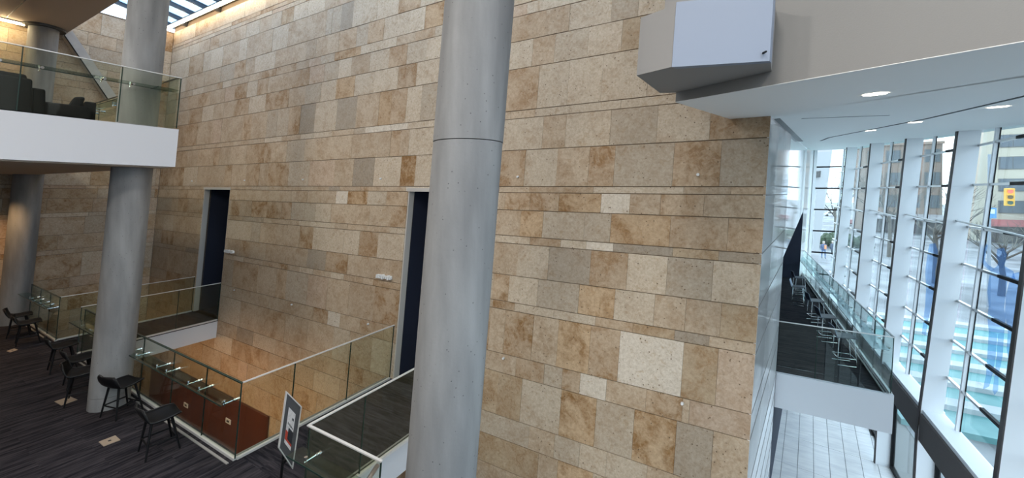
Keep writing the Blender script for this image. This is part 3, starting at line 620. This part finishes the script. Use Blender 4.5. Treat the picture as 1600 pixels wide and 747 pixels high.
def wire_stool(label, loc, rz):
    """low-back shell stool on a square metal frame; faces +Y"""
    t = thing('wire_leg_stool', label, 'stool', (0, 0, 0), 'wire-leg stools on the right balcony', shear=False); OFF[t.name] = Vector()
    MB().prism([(-.21, -.19), (.21, -.19), (.22, .21), (-.22, .21)], lambda x, y: .70 + .02 * (y > 0), lambda x, y: .722 + .02 * (y > 0)).build('seat', 'seatdark', t, shear=False, bevel=.008)
    MB().hexa([(-.21, -.20, .71), (.21, -.20, .71), (.21, -.18, .70), (-.21, -.18, .70)], [(-.20, -.275, .98), (.20, -.275, .98), (.20, -.255, .98), (-.20, -.255, .98)]).build('backrest', 'bluegrey', t, shear=False, bevel=.006)
    L_ = {}
    for sx in (-1, 1):
        for sy in (-1, 1):
            a, b = Vector((.17 * sx, .15 * sy, .70)), Vector((.20 * sx, .20 * sy, 0)); L_[sx, sy] = (a, b)
            MB().tube([a, b], .011, 8).build('leg', 'chrome', t, shear=False)
    at = lambda k, f: L_[k][0].lerp(L_[k][1], f)
    for a, b, f in (((-1, 1), (1, 1), .72), ((-1, -1), (1, -1), .72), ((-1, -1), (-1, 1), .72), ((1, -1), (1, 1), .72), ((-1, -1), (-1, 1), .985), ((1, -1), (1, 1), .985)):
        MB().tube([at(a, f), at(b, f)], .009, 6).build('foot_bar', 'chrome', t, shear=False)
    t.location = S((loc[0], loc[1], 0)); t.rotation_euler.z = rz; t.scale = (.88, .88, .86)
    return t
w0 = wire_stool('nearest blue-grey stool on the right balcony, just behind its front glass', (2.14, 11.68), math.radians(-82))
for lab, loc, rz in (('second blue-grey wire-leg stool from the front glass of the right balcony', (2.06, 13.25), -80), ('third blue-grey wire-leg stool from the front glass of the right balcony', (2.04, 15.0), -78),
                     ('fourth wire-leg stool from the front glass, turned and standing nearer the dark recess', (1.80, 16.9), -100), ('farthest blue-grey wire-leg stool on the right balcony', (2.0, 18.7), -80)):
    restool(w0, lab, loc, math.radians(rz))
def armchair(label, loc, rz, w, d, h, seat=.42):
    t = thing('armchair', label, 'armchair', (0, 0, 0), 'dark lounge chairs on the upper balcony', shear=False); OFF[t.name] = Vector()
    a = .14
    MB().box(-w / 2 + a, w / 2 - a, -d / 2 + .12, d / 2, .10, seat - .12).build('base', 'wovens', t, shear=False, bevel=.02)
    MB().box(-w / 2 + a + .01, w / 2 - a - .01, -d / 2 + .2, d / 2 + .02, seat - .12, seat + .03).build('seat_cushion', 'wovens', t, shear=False, bevel=.04)
    for sx in (-1, 1): MB().box(sx * (w / 2 - a / 2) - a / 2, sx * (w / 2 - a / 2) + a / 2, -d / 2 + .05, d / 2, .08, h - .13).build('arm', 'wovens', t, shear=False, bevel=.025)
    MB().hexa([(-w / 2 + a, -d / 2, .1), (w / 2 - a, -d / 2, .1), (w / 2 - a, -d / 2 + .18, .1), (-w / 2 + a, -d / 2 + .18, .1)], [(-w / 2 + a, -d / 2 - .03, h - .02), (w / 2 - a, -d / 2 - .03, h - .02), (w / 2 - a, -d / 2 + .12, h - .02), (-w / 2 + a, -d / 2 + .12, h - .02)]).build('backrest', 'wovens', t, shear=False, bevel=.03)
    MB().hexa([(-w / 2 + a + .02, -d / 2 + .17, seat + .03), (w / 2 - a - .02, -d / 2 + .17, seat + .03), (w / 2 - a - .02, -d / 2 + .33, seat + .03), (-w / 2 + a + .02, -d / 2 + .33, seat + .03)], [(-w / 2 + a + .02, -d / 2 + .1, h + .06), (w / 2 - a - .02, -d / 2 + .1, h + .06), (w / 2 - a - .04, -d / 2 + .24, h + .04), (-w / 2 + a + .04, -d / 2 + .24, h + .04)]).build('back_cushion', 'wovens', t, shear=False, bevel=.04)
    for sx in (-1, 1):
        for sy in (-1, 1): MB().tube([(sx * (w / 2 - .08), sy * (d / 2 - .08), 0), (sx * (w / 2 - .08), sy * (d / 2 - .08), .1)], .02, 8).build('leg', 'black', t, shear=False)
    t.location = S((loc[0], loc[1], 4.65)); t.rotation_euler.z = rz
    return t
armchair('large dark sofa chair on the upper balcony, cut by the left edge of the picture', (-9.42, 1.02), math.radians(90), 1.2, .85, .74)
armchair('low dark armchair on the upper balcony, between the sofa chair and the column', (-10.3, 2.0), math.radians(172), .84, .80, .68)

# ---- poster stand
ps = thing('poster_stand', 'silver framed poster on a black pole stand beside the near footbridge', 'sign', (-4.95, 3.05, 0))
c4 = [np.array(v) for v in (onx((447, 611), -4.9), onx((471, 635), -4.9), onx((457, 733), -4.9), onx((435, 700), -4.9))]
def pq(u, v, x=0):   # u across, v down on the board
    p = (c4[0] * (1 - u) + c4[1] * u) * (1 - v) + (c4[3] * (1 - u) + c4[2] * u) * v; return tuple(p + np.array([x, 0, 0]))
def pr(u0, u1, v0, v1, x0, x1): return MB().slab([pq(u0, v0, x0), pq(u1, v0, x0), pq(u1, v1, x0), pq(u0, v1, x0)], (x1 - x0, 0, 0))
pr(.03, .97, .02, .98, -.012, .0).build('mount_board', 'mat_grey', ps)
for a in ((0, 1, 0, .025), (0, 1, .975, 1), (0, .05, .02, .98), (.95, 1, .02, .98)): pr(*a, -.015, .012).build('frame', 'rail', ps)
po = pr(.28, .72, .20, .80, 0, .002).build('poster', 'paper', ps)
pr(.28, .72, .58, .74, .002, .003).build('poster_red_band', 'redp', po); pr(.42, .72, .50, .70, .003, .004).build('poster_black_shape', 'ink', po)
for i, (u0, u1, v0, v1) in enumerate(((.34, .37, .43, .47), (.39, .43, .435, .465), (.45, .48, .43, .47), (.50, .54, .435, .475), (.56, .60, .44, .47), (.62, .66, .445, .475), (.56, .66, .30, .34))): pr(u0, u1, v0, v1, .002, .003).build('poster_mark', 'ink', po)
MB().tube([(-4.96, 3.19, .02), (-4.94, 3.19, .62)], .016, 10).build('pole', 'black', ps)
MB().tube([(-4.94, 3.19, .30), (-4.90, 3.19, .30)], .02, 8).build('clamp', 'black', ps)
n = 20; vs = [(-4.96 + .17 * math.cos(2 * math.pi * i / n), 3.08 + .1 + .0 + .17 * math.sin(2 * math.pi * i / n) - .1, z) for z in (0, .02) for i in range(n)]
MB().add(vs, [(i, (i + 1) % n, n + (i + 1) % n, n + i) for i in range(n)] + [tuple(range(n - 1, -1, -1)), tuple(range(n, 2 * n))]).build('base', 'black', ps)

# ---- metal floor box lids on the carpet
for lab, pts in (('tan metal floor box lid on the carpet below the nearest stool', ((154, 691), (162, 698), (188, 688), (180, 681))), ('tan metal floor box lid on the carpet left of the second column', ((85, 628), (96, 634), (121, 625), (109, 620))),
                 ('faint metal floor box lid near the farthest pair of stools', ((10, 549), (16, 551), (28, 547), (22, 545)))):
    c = [onz(p) for p in pts]; t = thing('floor_box', lab, 'floor box', tuple(sum(c) / 4), 'floor box lids')
    MB().slab([(p[0], p[1], 0) for p in c], (0, 0, .008)).build('lid', 'brass', t); m_ = sum(c) / 4
    MB().slab([tuple(np.append((m_ + (p - m_) * .18)[:2], .008)) for p in c], (0, 0, .002)).build('pull', 'dsteel', t)
# ---- little round studs and letter-like signs on the stone wall
for row, z in (('upper', 4.04), ('lower', .96)):
    for x in (-15.4, -12.2, -9.47, -6.72, -3.37, -.56):
        if row == 'lower' and x < -13: continue
        nth = [q for q in (-15.4, -12.2, -9.47, -6.72, -3.37, -.56) if row == 'upper' or q > -13].index(x)
        t = thing('wall_stud', 'small white stud on the limestone wall, %s in the %s row from the left' % (('first', 'second', 'third', 'fourth', 'fifth', 'sixth')[nth], row), 'stud', (x, YW, z), 'small white studs on the stone wall')
        MB().tube([(x, YW - .004, z), (x, YW - .03, z)], .017, 10).build('cap', 'plate', t); MB().tube([(x, YW, z), (x, YW - .005, z)], .022, 10).build('washer', 'steel', t)
for lab, xa, xb, z in (('small white raised lettering on the stone wall beside the far opening', -12.84, -12.36, 2.01), ('small white raised lettering on the stone wall beside the near opening', -6.55, -6.12, 2.0)):
    t = thing('wall_sign', lab, 'sign', (xa, YW, z), 'raised lettering on the stone wall')
    k = 8; rnd = random.Random(3)
    for i in range(k):
        u = xa + (xb - xa) * i / k; hh = rnd.choice((.05, .07, .07, .09))
        MB().box(u, u + .035, YW - .07, YW - .008, z - hh / 2, z - hh / 2 + hh).build('letter', 'plate', t)
        MB().box(u, u + .055, YW - .07, YW - .05, z + .01, z + .03).build('letter', 'plate', t)
for lab, p in (('white switch plate on the red panelling', (291, 633)), ('small white plate on the red panelling, the right one', (357, 658))):
    q_ = ony(p, YW - .06); t = thing('wall_plate', lab, 'switch plate', tuple(q_), 'plates on the red panelling')
    MB().box(q_[0] - .13, q_[0] + .13, YW - .075, YW - .061, q_[2] - .06, q_[2] + .06).build('plate', 'plate', t); MB().box(q_[0] - .06, q_[0] + .06, YW - .08, YW - .075, q_[2] - .025, q_[2] + .025).build('toggle', 'dsteel', t)

# ================================================================ LAMPS
t = thing('linear_light', 'long glowing strip light along the top of the stone wall', 'light', (-16, YW - .2, 9.4))
MB().box(-18, -.5, YW - .25, YW - .17, 9.40, 9.46).build('diffuser', 'warm', t); MB().box(-18, -.5, YW - .27, YW - .15, 9.46, 9.50).build('housing', 'dsteel', t)
for x in (-16.9, -14.6, -12.3, -10, -7.6, -5.2, -2.8): MB().box(x - .04, x + .04, YW - .2, YW + .0, 9.36, 9.50).build('bracket', 'dsteel', t)
t = thing('linear_light', 'short glowing strip light at the ceiling edge, top left corner', 'light', (XL + .4, 0, 8.3))
MB().box(XL + .35, XL + .43, -3, 2.55, 8.28, 8.32).build('diffuser', 'warm_b', t); MB().box(XL + .32, XL + .46, -3, 2.6, 8.32, 8.345).build('housing', 'dsteel', t)
def downlight(label, x, y, z, r, tilt=0, power=None, grp='recessed downlights', col=(1, .88, .7)):
    t = thing('downlight', label, 'light', (x, y, z), grp); n = 20
    zf = lambda xx, yy: z + tilt * (yy - y)
    ring = lambda rad, dz: [(x + rad * math.cos(2 * math.pi * i / n), y + rad * math.sin(2 * math.pi * i / n), zf(0, y + rad * math.sin(2 * math.pi * i / n)) + dz) for i in range(n)]
    MB().add(ring(r, -.004), [tuple(range(n))]).build('lamp', 'spot', t)
    MB().add(ring(r, -.006) + ring(r * 1.2, -.006), [(i, (i + 1) % n, n + (i + 1) % n, n + i) for i in range(n)]).build('ring', 'plate', t)
    if power:
        l = bpy.data.lights.new('downlight_bulb', 'SPOT'); l.energy = power; l.color = col; l.spot_size = math.radians(110); l.spot_blend = .6; l.shadow_soft_size = r
        lo = bpy.data.objects.new('bulb', l); COL.objects.link(lo); lo.parent = t; lo.location = (0, 0, -.06)
    return t
for lab, x, y in (('brightest recessed downlight in the white soffit', .96, 4.67), ('small recessed downlight in the soffit near the right edge', 2.52, 6.87), ('small recessed downlight in the soffit, middle', 2.29, 8.69), ('farthest small recessed downlight in the white soffit', 2.09, 10.36)):
    downlight(lab, x, y, zc(x, y), .085, .063, 12 if y < 5 else None)
downlight('round downlight in the ceiling above the upper balcony', -14.9, 2.0, 8.35, .13, 0, 60)
for i, x in enumerate((-13.0, -9.0, -5.0, -1.0, 2.2)):  # added panels out of view, put in to brighten the stone wall
    for y in (-4.2, -.6):
        t = thing('fill_panel', 'added out-of-view fill light panel above the lounge, %s row, %s from the left' % ('front' if y < -2 else 'rear', ('first', 'second', 'third', 'fourth', 'fifth')[i]), 'light', (x, y, 8.34), 'added fill panels above the lounge')
        MB().box(x - .45, x + .45, y - .45, y + .45, 8.33, 8.349).build('frame', 'plate', t)
        MB().box(x - .4, x + .4, y - .4, y + .4, 8.322, 8.33).build('diffuser', 'fillw', t)
        l = bpy.data.lights.new('fill_lamp', 'AREA'); l.shape = 'SQUARE'; l.size = .8; l.energy = 94; l.color = (1, .975, .94)
        lo = bpy.data.objects.new('lamp', l); COL.objects.link(lo); lo.parent = t; lo.location = (0, 0, -.03)
# warm downlights under the upper balcony and over the void
downlight('warm downlight under the upper balcony beside the far column', -16.7, 1.9, 4.155, .09, 0, 140, 'downlights under the balcony', (1, .62, .3))
for i in range(3): downlight('warm downlight under the upper balcony over the stools, %s from the end wall' % ('first', 'second', 'third')[i], -15.2 + 2.6 * i, .6, 4.155, .09, 0, 60, 'downlights under the balcony', (1, .78, .55))
for x, nth in ((-13.8, 'left'), (-11.2, 'middle'), (-8.6, 'right')):
    l = thing('wall_washer', 'warm lamp under the lounge floor lighting the foot of the stone wall, %s one' % nth, 'light', (x, 3.4, -.55), 'lamps under the lounge floor')
    MB().tube([(x, 3.0, -.5), (x, 3.0, -.6)], .06, 12).build('can', 'dsteel', l)
    d = bpy.data.lights.new('washer', 'SPOT'); d.energy = 110; d.color = (1, .6, .3); d.spot_size = math.radians(120); d.spot_blend = 1; d.shadow_soft_size = .08
    o = bpy.data.objects.new('bulb', d); COL.objects.link(o); o.location = S((x, 3.0, -.65)); o.rotation_euler = (math.radians(60), 0, 0); o.parent = l; o.location = o.location - l.location

# ================================================================ OUTSIDE
gs = MB().prism([(5.0, -60), (260, -60), (260, 420), (-120, 420), (-120, 34), (5.0, 34)], -4.1, -3.8).build('ground', 'street'); struct(gs, 'wet snowy street and forecourt outside')
for i, y in enumerate([18.3, 20.6, 22.9, 25.3, 27.9, 30.6]):
    t = thing('terrace_step', 'snow-edged terrace step painted with the aqua glass tint, outside the glass wall, %s' % ['nearest', 'second nearest', 'third', 'fourth', 'fifth', 'farthest'][i], 'step', (6, y, -3.8), 'terrace steps outside')
    MB().box(4.9, 30, y, y + 1.55, -3.8, -3.62).build('tread', 'aqua', t)
    MB().box(4.9, 30, y + 1.55, y + 2.25, -3.8, -3.45).build('snowy_kerb', 'snow', t)
CM = {}
def colm(name, c, r=.7):
    if name not in CM: CM[name] = mat(name, c, r)
    return CM[name]
def facade(name, label, x0, x1, y, h, col, rows, cols, z0=-3.8, depth=10, cat='building', ground=None):
    t = thing(name, label, cat, (x0, y, z0), shear=False); OFF[t.name] = Vector(t.location)
    MB().box(x0, x1, y, y + depth, z0, z0 + h).build('wall', colm('facade_' + label[:12], col), t, shear=False)
    MB().box(x0 - .2, x1 + .2, y - .3, y + depth, z0 + h, z0 + h + .5).build('cornice', colm('cornice_' + label[:12], tuple(min(1, c * 1.15) for c in col)), t, shear=False)
    fh = (h - 4) / rows; cw = (x1 - x0) / cols
    for r in range(rows):
        for c in range(cols):
            xa = x0 + cw * (c + .14); xb = x0 + cw * (c + .86); za = z0 + 3.9 + fh * (r + .26); zb = z0 + 3.9 + fh * (r + .78)
            f = MB().box(xa - .1, xb + .1, y - .1, y, za - .1, zb + .1).build('window', colm('win_frame', (.14, .135, .13)), t, shear=False)
            NP = 5 if cols == 1 else 3
            for k in range(NP):
                w = (xb - xa) / NP; MB().box(xa + w * k + .05, xa + w * (k + 1) - .05, y - .13, y - .1, za, zb).build('pane', colm('far_pane', (.10, .12, .14), .4), f, shear=False)
    if ground:
        MB().box(x0 + .3, x1 - .3, y - .2, y, z0 + .1, z0 + 2.9).build('shopfront', colm('shop_dark', (.07, .06, .065), .3), t, shear=False)
        MB().hexa([(x0, y - 1.6, z0 + 2.7), (x1, y - 1.6, z0 + 2.7), (x1, y, z0 + 2.9), (x0, y, z0 + 2.9)], [(x0, y - 1.5, z0 + 2.95), (x1, y - 1.5, z0 + 2.95), (x1, y, z0 + 3.7), (x0, y, z0 + 3.7)]).build('awning', colm('awning_' + ground[0], ground[1]), t, shear=False)
    return t
facade('corner_building', 'cream corner building with rows of wide windows, far right', 33, 42.5, 92, 21, (.46, .42, .33), 5, 1, ground=('maroon', (.30, .09, .09)))
facade('shop_building', 'low grey shop building behind the traffic light', 38, 52, 80, 8.5, (.38, .33, .33), 1, 4, ground=('white', (.75, .77, .78)))
facade('shop_building', 'brown brick building behind the bare trees', 21, 32, 105, 17, (.27, .20, .16), 3, 4, ground=('grey', (.3, .3, .32)))
facade('shop_building', 'grey stone building at the end of the street', 8, 20, 190, 30, (.36, .33, .30), 5, 4)
facade('shop_building', 'tan building on the far side, right of the cream one', 44, 60, 100, 13, (.50, .46, .40), 2, 4)
facade('shop_building', 'long brown building along the street behind the marble wall reflection', -30, 5, 150, 24, (.34, .28, .22), 4, 9)
def tree(label, x, y, h, seed, col=(.10, .085, .07)):
    r = random.Random(seed); t = thing('bare_tree', label, 'tree', (x, y, -3.8), 'bare winter trees', shear=False); OFF[t.name] = Vector()
    MB().tube([(0, 0, 0), (.08, .05, h * .25), (.0, .1, h * .45)], [.22, .17, .13], 8).build('trunk', colm('bark', col), t, shear=False)
    q = MB()
    def br(p, d, l, rad, dep):
        e = p + d * l; q.tube([p, (p + e) / 2 + Vector((r.uniform(-.05, .05) * l,) * 3), e], [rad, rad * .75, rad * .5], 5, False)
        if dep:
            for _ in range(3): br(p.lerp(e, r.uniform(.5, 1)), (d + Vector((r.uniform(-.8, .8), r.uniform(-.8, .8), r.uniform(-.1, .6)))).normalized(), l * r.uniform(.6, .8), rad * .5, dep - 1)
    for i in range(6):
        a = i * 1.05 + r.random(); br(Vector((0, .08, h * r.uniform(.3, .46))), Vector((math.cos(a), math.sin(a), r.uniform(.7, 1.6))).normalized(), h * .24, .09, 4)
    o = q.build('branches', colm('bark', col), t, shear=False); o['kind'] = 'stuff'
    return t
for lab, p, D, h, sd in (('bare tree seen through the third bay of the glass wall', (1462, 300), 34, 10.5, 3), ('bare tree beside the street at the far end window', (1305, 300), 62, 12, 5), ('bare tree seen through the second bay, near the terrace', (1566, 300), 30, 6.5, 8), ('bare tree seen through the fourth bay of the glass wall', (1390, 300), 48, 12, 11)):
    c = atd(p, D); tree(lab, c[0], c[1], h, sd)
def car(label, x, y, rz, col):
    t = thing('parked_car', label, 'car', (x, y, -3.8), 'cars on the street', shear=False); OFF[t.name] = Vector(); cm = colm('car_' + label[:10], col, .3)
    prof = [(-2.1, .35), (-2.15, .75), (-1.6, .92), (-1.0, 1.42), (.7, 1.45), (1.35, .98), (2.1, .85), (2.15, .4)]
    MB().slab([(a, -.85, b) for a, b in prof], (0, 1.7, 0)).build('body', cm, t, shear=False, bevel=.06)
    MB().slab([(-1.35, -.87, .97), (-.95, -.87, 1.34), (.62, -.87, 1.36), (1.1, -.87, .99)], (0, 1.74, 0)).build('side_window', colm('car_glass', (.03, .035, .04), .1), t, shear=False)
    for a in (-1.35, 1.35):
        for s in (-.8, .8): MB().tube([(a, s - .11, .33), (a, s + .11, .33)], .33, 14).build('wheel', colm('tyre', (.02, .02, .02)), t, shear=False)
    t.rotation_euler.z = rz
    return t
for lab, p, rz, c in (('maroon car on the street, far end window', (1326, 352), 1.5, (.16, .02, .03)), ('white car parked across the street', (1300, 338), 0, (.75, .76, .78)), ('dark blue car parked beyond the terrace', (1466, 346), .1, (.03, .045, .08)), ('white van-like car parked beyond the terrace', (1440, 356), .1, (.8, .8, .8)), ('red car parked by the cream building', (1528, 356), .15, (.45, .03, .03)), ('grey car parked below the traffic light', (1585, 360), .15, (.25, .26, .28)), ('white car seen through the fourth bay', (1385, 350), .1, (.8, .8, .82))):
    c_ = onz(p, -3.8); s_ = S(c_); car(lab, s_.x, s_.y, rz, c)
hd = thing('hedge', 'dark green hedge behind the two pedestrians', 'hedge', (11, 72, -3.8), shear=False); OFF[hd.name] = Vector(); q = MB(); r = random.Random(2)
for i in range(90): q.ball((r.uniform(-4, 4), r.uniform(-1, 1), r.uniform(.3, 1.5)), r.uniform(.3, .6), 6, 4)
q.build('foliage', colm('hedge_green', (.035, .06, .03), .9), hd, shear=False)
# traffic light
c = S(atd((1577, 308), 25)); t = thing('traffic_light', 'yellow traffic light showing red over the street', 'traffic light', (c.x, c.y, -3.8), shear=False); OFF[t.name] = Vector((c.x, c.y, -3.8))
yl = colm('signal_yellow', (.75, .42, .05)); zb = c.z - .55
MB().box(c.x - .2, c.x + .2, c.y - .12, c.y + .12, zb, zb + 1.1).build('housing', yl, t, shear=False, bevel=.03)
for k, (nm, cc) in enumerate((('green', (.02, .08, .05)), ('amber', (.12, .07, .01)), ('red', (.9, .04, .03)))):
    m_ = mat('signal_' + nm, cc, .3, emit=((1, .06, .04), 2.5) if nm == 'red' else None)
    h_ = MB().tube([(c.x, c.y - .12, zb + .2 + .35 * k), (c.x, c.y - .15, zb + .2 + .35 * k)], .12, 14).build('lens', m_, t, shear=False)
    MB().box(c.x - .14, c.x + .14, c.y - .3, c.y - .12, zb + .31 + .35 * k, zb + .33 + .35 * k).build('visor', yl, t, shear=False)
MB().tube([(c.x, c.y, zb + 1.1), (c.x, c.y, zb + 1.5), (c.x + 5, c.y, zb + 1.7)], .06, 8).build('arm', 'dsteel', t, shear=False)
MB().tube([(c.x + 5, c.y, -3.8), (c.x + 5, c.y, zb + 1.9)], .1, 10).build('pole', 'dsteel', t, shear=False)
c = S(atd((1546, 300), 27)); t = thing('street_sign', 'grey street pole with a small blue sign', 'sign', (c.x, c.y, -3.8), shear=False); OFF[t.name] = Vector((c.x, c.y, -3.8))
MB().tube([(c.x, c.y, -3.8), (c.x, c.y, 6.5)], .09, 10).build('pole', colm('pole_grey', (.25, .28, .32)), t, shear=False)
MB().box(c.x - .28, c.x + .28, c.y - .14, c.y - .1, 2.2, 2.9).build('sign_plate', colm('sign_blue', (.10, .28, .55)), t, shear=False); MB().box(c.x - .2, c.x + .2, c.y - .15, c.y - .14, 2.5, 2.8).build('sign_symbol', colm('sign_pale', (.6, .75, .85)), t, shear=False)
py_ = thing('white_pylon', 'white slanting pylon outside the far end window', 'pylon', (6.2, 38, -3.8), shear=False); OFF[py_.name] = Vector()
a = [S(atd(p, 34)) for p in ((1277, 225), (1302, 225), (1279, 395), (1270, 395))]
MB().slab([tuple(v - Vector((6.2, 38, -3.8))) for v in a], (0, .5, 0)).build('body', colm('pylon_white', (.42, .43, .44)), py_, shear=False); OFF[py_.name] = Vector((6.2, 38, -3.8))
MB().slab([tuple(S(atd(p, 33.8))) for p in ((1273, 268), (1283, 267), (1282, 277), (1272, 278))], (0, .05, 0)).build('vent', 'dsteel', py_, shear=False)
# two pedestrians
def person(label, x, y, coat, legs, rz, cup):
    t = thing('person', label, 'person', (x, y, -3.8), 'pedestrians', shear=False); OFF[t.name] = Vector()
    V = [(0, 0, .95), (0, 0, 1.2), (0, 0, 1.42), (0, 0, 1.52), (0, -.01, 1.64), (.1, 0, .9), (.12, -.03, .5), (.13, 0, .08), (.13, -.12, .04), (-.1, 0, .9), (-.13, .08, .5), (-.13, .1, .08), (-.13, -.02, .04), (.2, 0, 1.40), (.27, -.02, 1.12), (.2, -.22, 1.08 if cup else .9), (-.2, 0, 1.40), (-.27, .02, 1.12), (-.24, -.06, .88)]
    E_ = [(0, 1), (1, 2), (2, 3), (3, 4), (0, 5), (5, 6), (6, 7), (7, 8), (0, 9), (9, 10), (10, 11), (11, 12), (2, 13), (13, 14), (14, 15), (2, 16), (16, 17), (17, 18)]
    R_ = [.17, .17, .16, .06, .1, .11, .075, .05, .04, .11, .075, .05, .04, .08, .06, .045, .08, .06, .045]
    me = bpy.data.meshes.new('body'); me.from_pydata(V, E_, []); o = bpy.data.objects.new('body', me); COL.objects.link(o); o.parent = t
    sk_ = o.modifiers.new('skin', 'SKIN'); o.modifiers.new('sub', 'SUBSURF').levels = 1
    for i, d in enumerate(me.skin_vertices[0].data): d.radius = (R_[i], R_[i] * .85); d.use_root = i == 0
    m_ = bpy.data.materials.new('clothes'); m_.use_nodes = True; n = m_.node_tree.nodes; L = m_.node_tree.links
    tcn = n.new('ShaderNodeTexCoord'); sp = n.new('ShaderNodeSeparateXYZ'); L.new(tcn.outputs['Object'], sp.inputs[0]); r_ = n.new('ShaderNodeValToRGB'); r_.color_ramp.interpolation = 'CONSTANT'
    mr = n.new('ShaderNodeMath'); mr.operation = 'DIVIDE'; mr.inputs[1].default_value = 2; L.new(sp.outputs['Z'], mr.inputs[0]); L.new(mr.outputs[0], r_.inputs['Fac'])
    e = r_.color_ramp.elements; e[0].color = (.02, .02, .02, 1); e[1].position = .05; e[1].color = (*legs, 1); k = e.new(.43); k.color = (*coat, 1); k = e.new(.76); k.color = (.50, .32, .24, 1)
    L.new(r_.outputs['Color'], n['Principled BSDF'].inputs['Base Color']); me.materials.append(m_)
    MB().ball((0, .015, 1.69), .115, 10, 6, (1, 1.05, 1)).build('hat', colm('hat_' + label[:5], (.5, .45, .4) if cup else (.04, .04, .05)), t, shear=False)
    if cup: MB().box(-.02, .16, -.20, -.12, 1.0, 1.42).build('scarf', colm('scarf', (.75, .33, .16)), t, shear=False)
    t.rotation_euler.z = rz; t.scale = (1.12, 1.12, 1.12)
a = S(onz((1287, 404), -3.8)); person('pedestrian in a blue coat and orange scarf standing outside', a.x, a.y, (.06, .10, .22), (.10, .16, .30), .3, True)
a = S(onz((1301, 403), -3.8)); person('pedestrian in dark clothes walking beside the other', a.x, a.y, (.03, .05, .10), (.02, .025, .04), -.9, False)
# ---- blue figures of window film on the glass
def film(label, k, outlines):
    t = None
    for i, pts in enumerate(outlines):
        v = []
        for p in pts:
            x_ = 4.0
            for _ in range(6):
                w_ = onx(p, x_); x_ = xin(w_[1], w_[2]) + DEP + .012
            v.append(onx(p, x_))
        if t is None: t = thing('window_figure', label, 'window film', tuple(v[0]), 'blue dancer figures on the glass')
        MB().slab([tuple(q) for q in v], (.004, 0, 0)).build(('figure', 'arm', 'leg', 'leg')[i], 'blue', t)
B_ = lambda pts, ox, oy, s: [(ox + a * s, oy + b * s) for a, b in pts]
film('large blue translucent dancer figure on the second bay of glass', 0, [
    B_([(605, 30), (640, 25), (655, 60), (648, 95), (640, 120), (690, 150), (700, 190), (660, 180), (650, 260), (640, 340), (648, 400), (640, 480), (560, 470), (553, 400), (560, 330), (552, 260), (560, 190), (570, 150), (605, 120), (610, 100), (600, 70)], 1380, 380, .2945),
    B_([(570, 150), (535, 120), (518, 85), (530, 40), (545, 5), (555, 10), (545, 50), (538, 90), (555, 115), (590, 135)], 1380, 380, .2945),
    B_([(560, 470), (605, 478), (595, 600), (580, 690), (560, 760), (530, 775), (545, 700), (552, 600)], 1380, 380, .2945),
    B_([(608, 478), (640, 480), (632, 600), (612, 690), (608, 780), (590, 805), (580, 780), (592, 690), (602, 600)], 1380, 380, .2945)])
film('blue translucent dancer figure cut off behind the nearest fin', 0, [B_([(690, 160), (735, 150), (725, 260), (715, 330), (690, 420), (682, 480), (690, 560), (668, 640), (655, 560), (662, 460), (645, 380), (650, 280), (665, 220)], 1380, 380, .2945)])
film('small blue translucent dancer figure on the third bay of glass', 0, [B_([(245, 5), (275, 0), (290, 40), (285, 100), (275, 150), (278, 230), (255, 330), (235, 420), (225, 490), (205, 480), (212, 420), (222, 330), (228, 230), (222, 160), (230, 90), (238, 40)], 1380, 380, .2945)])
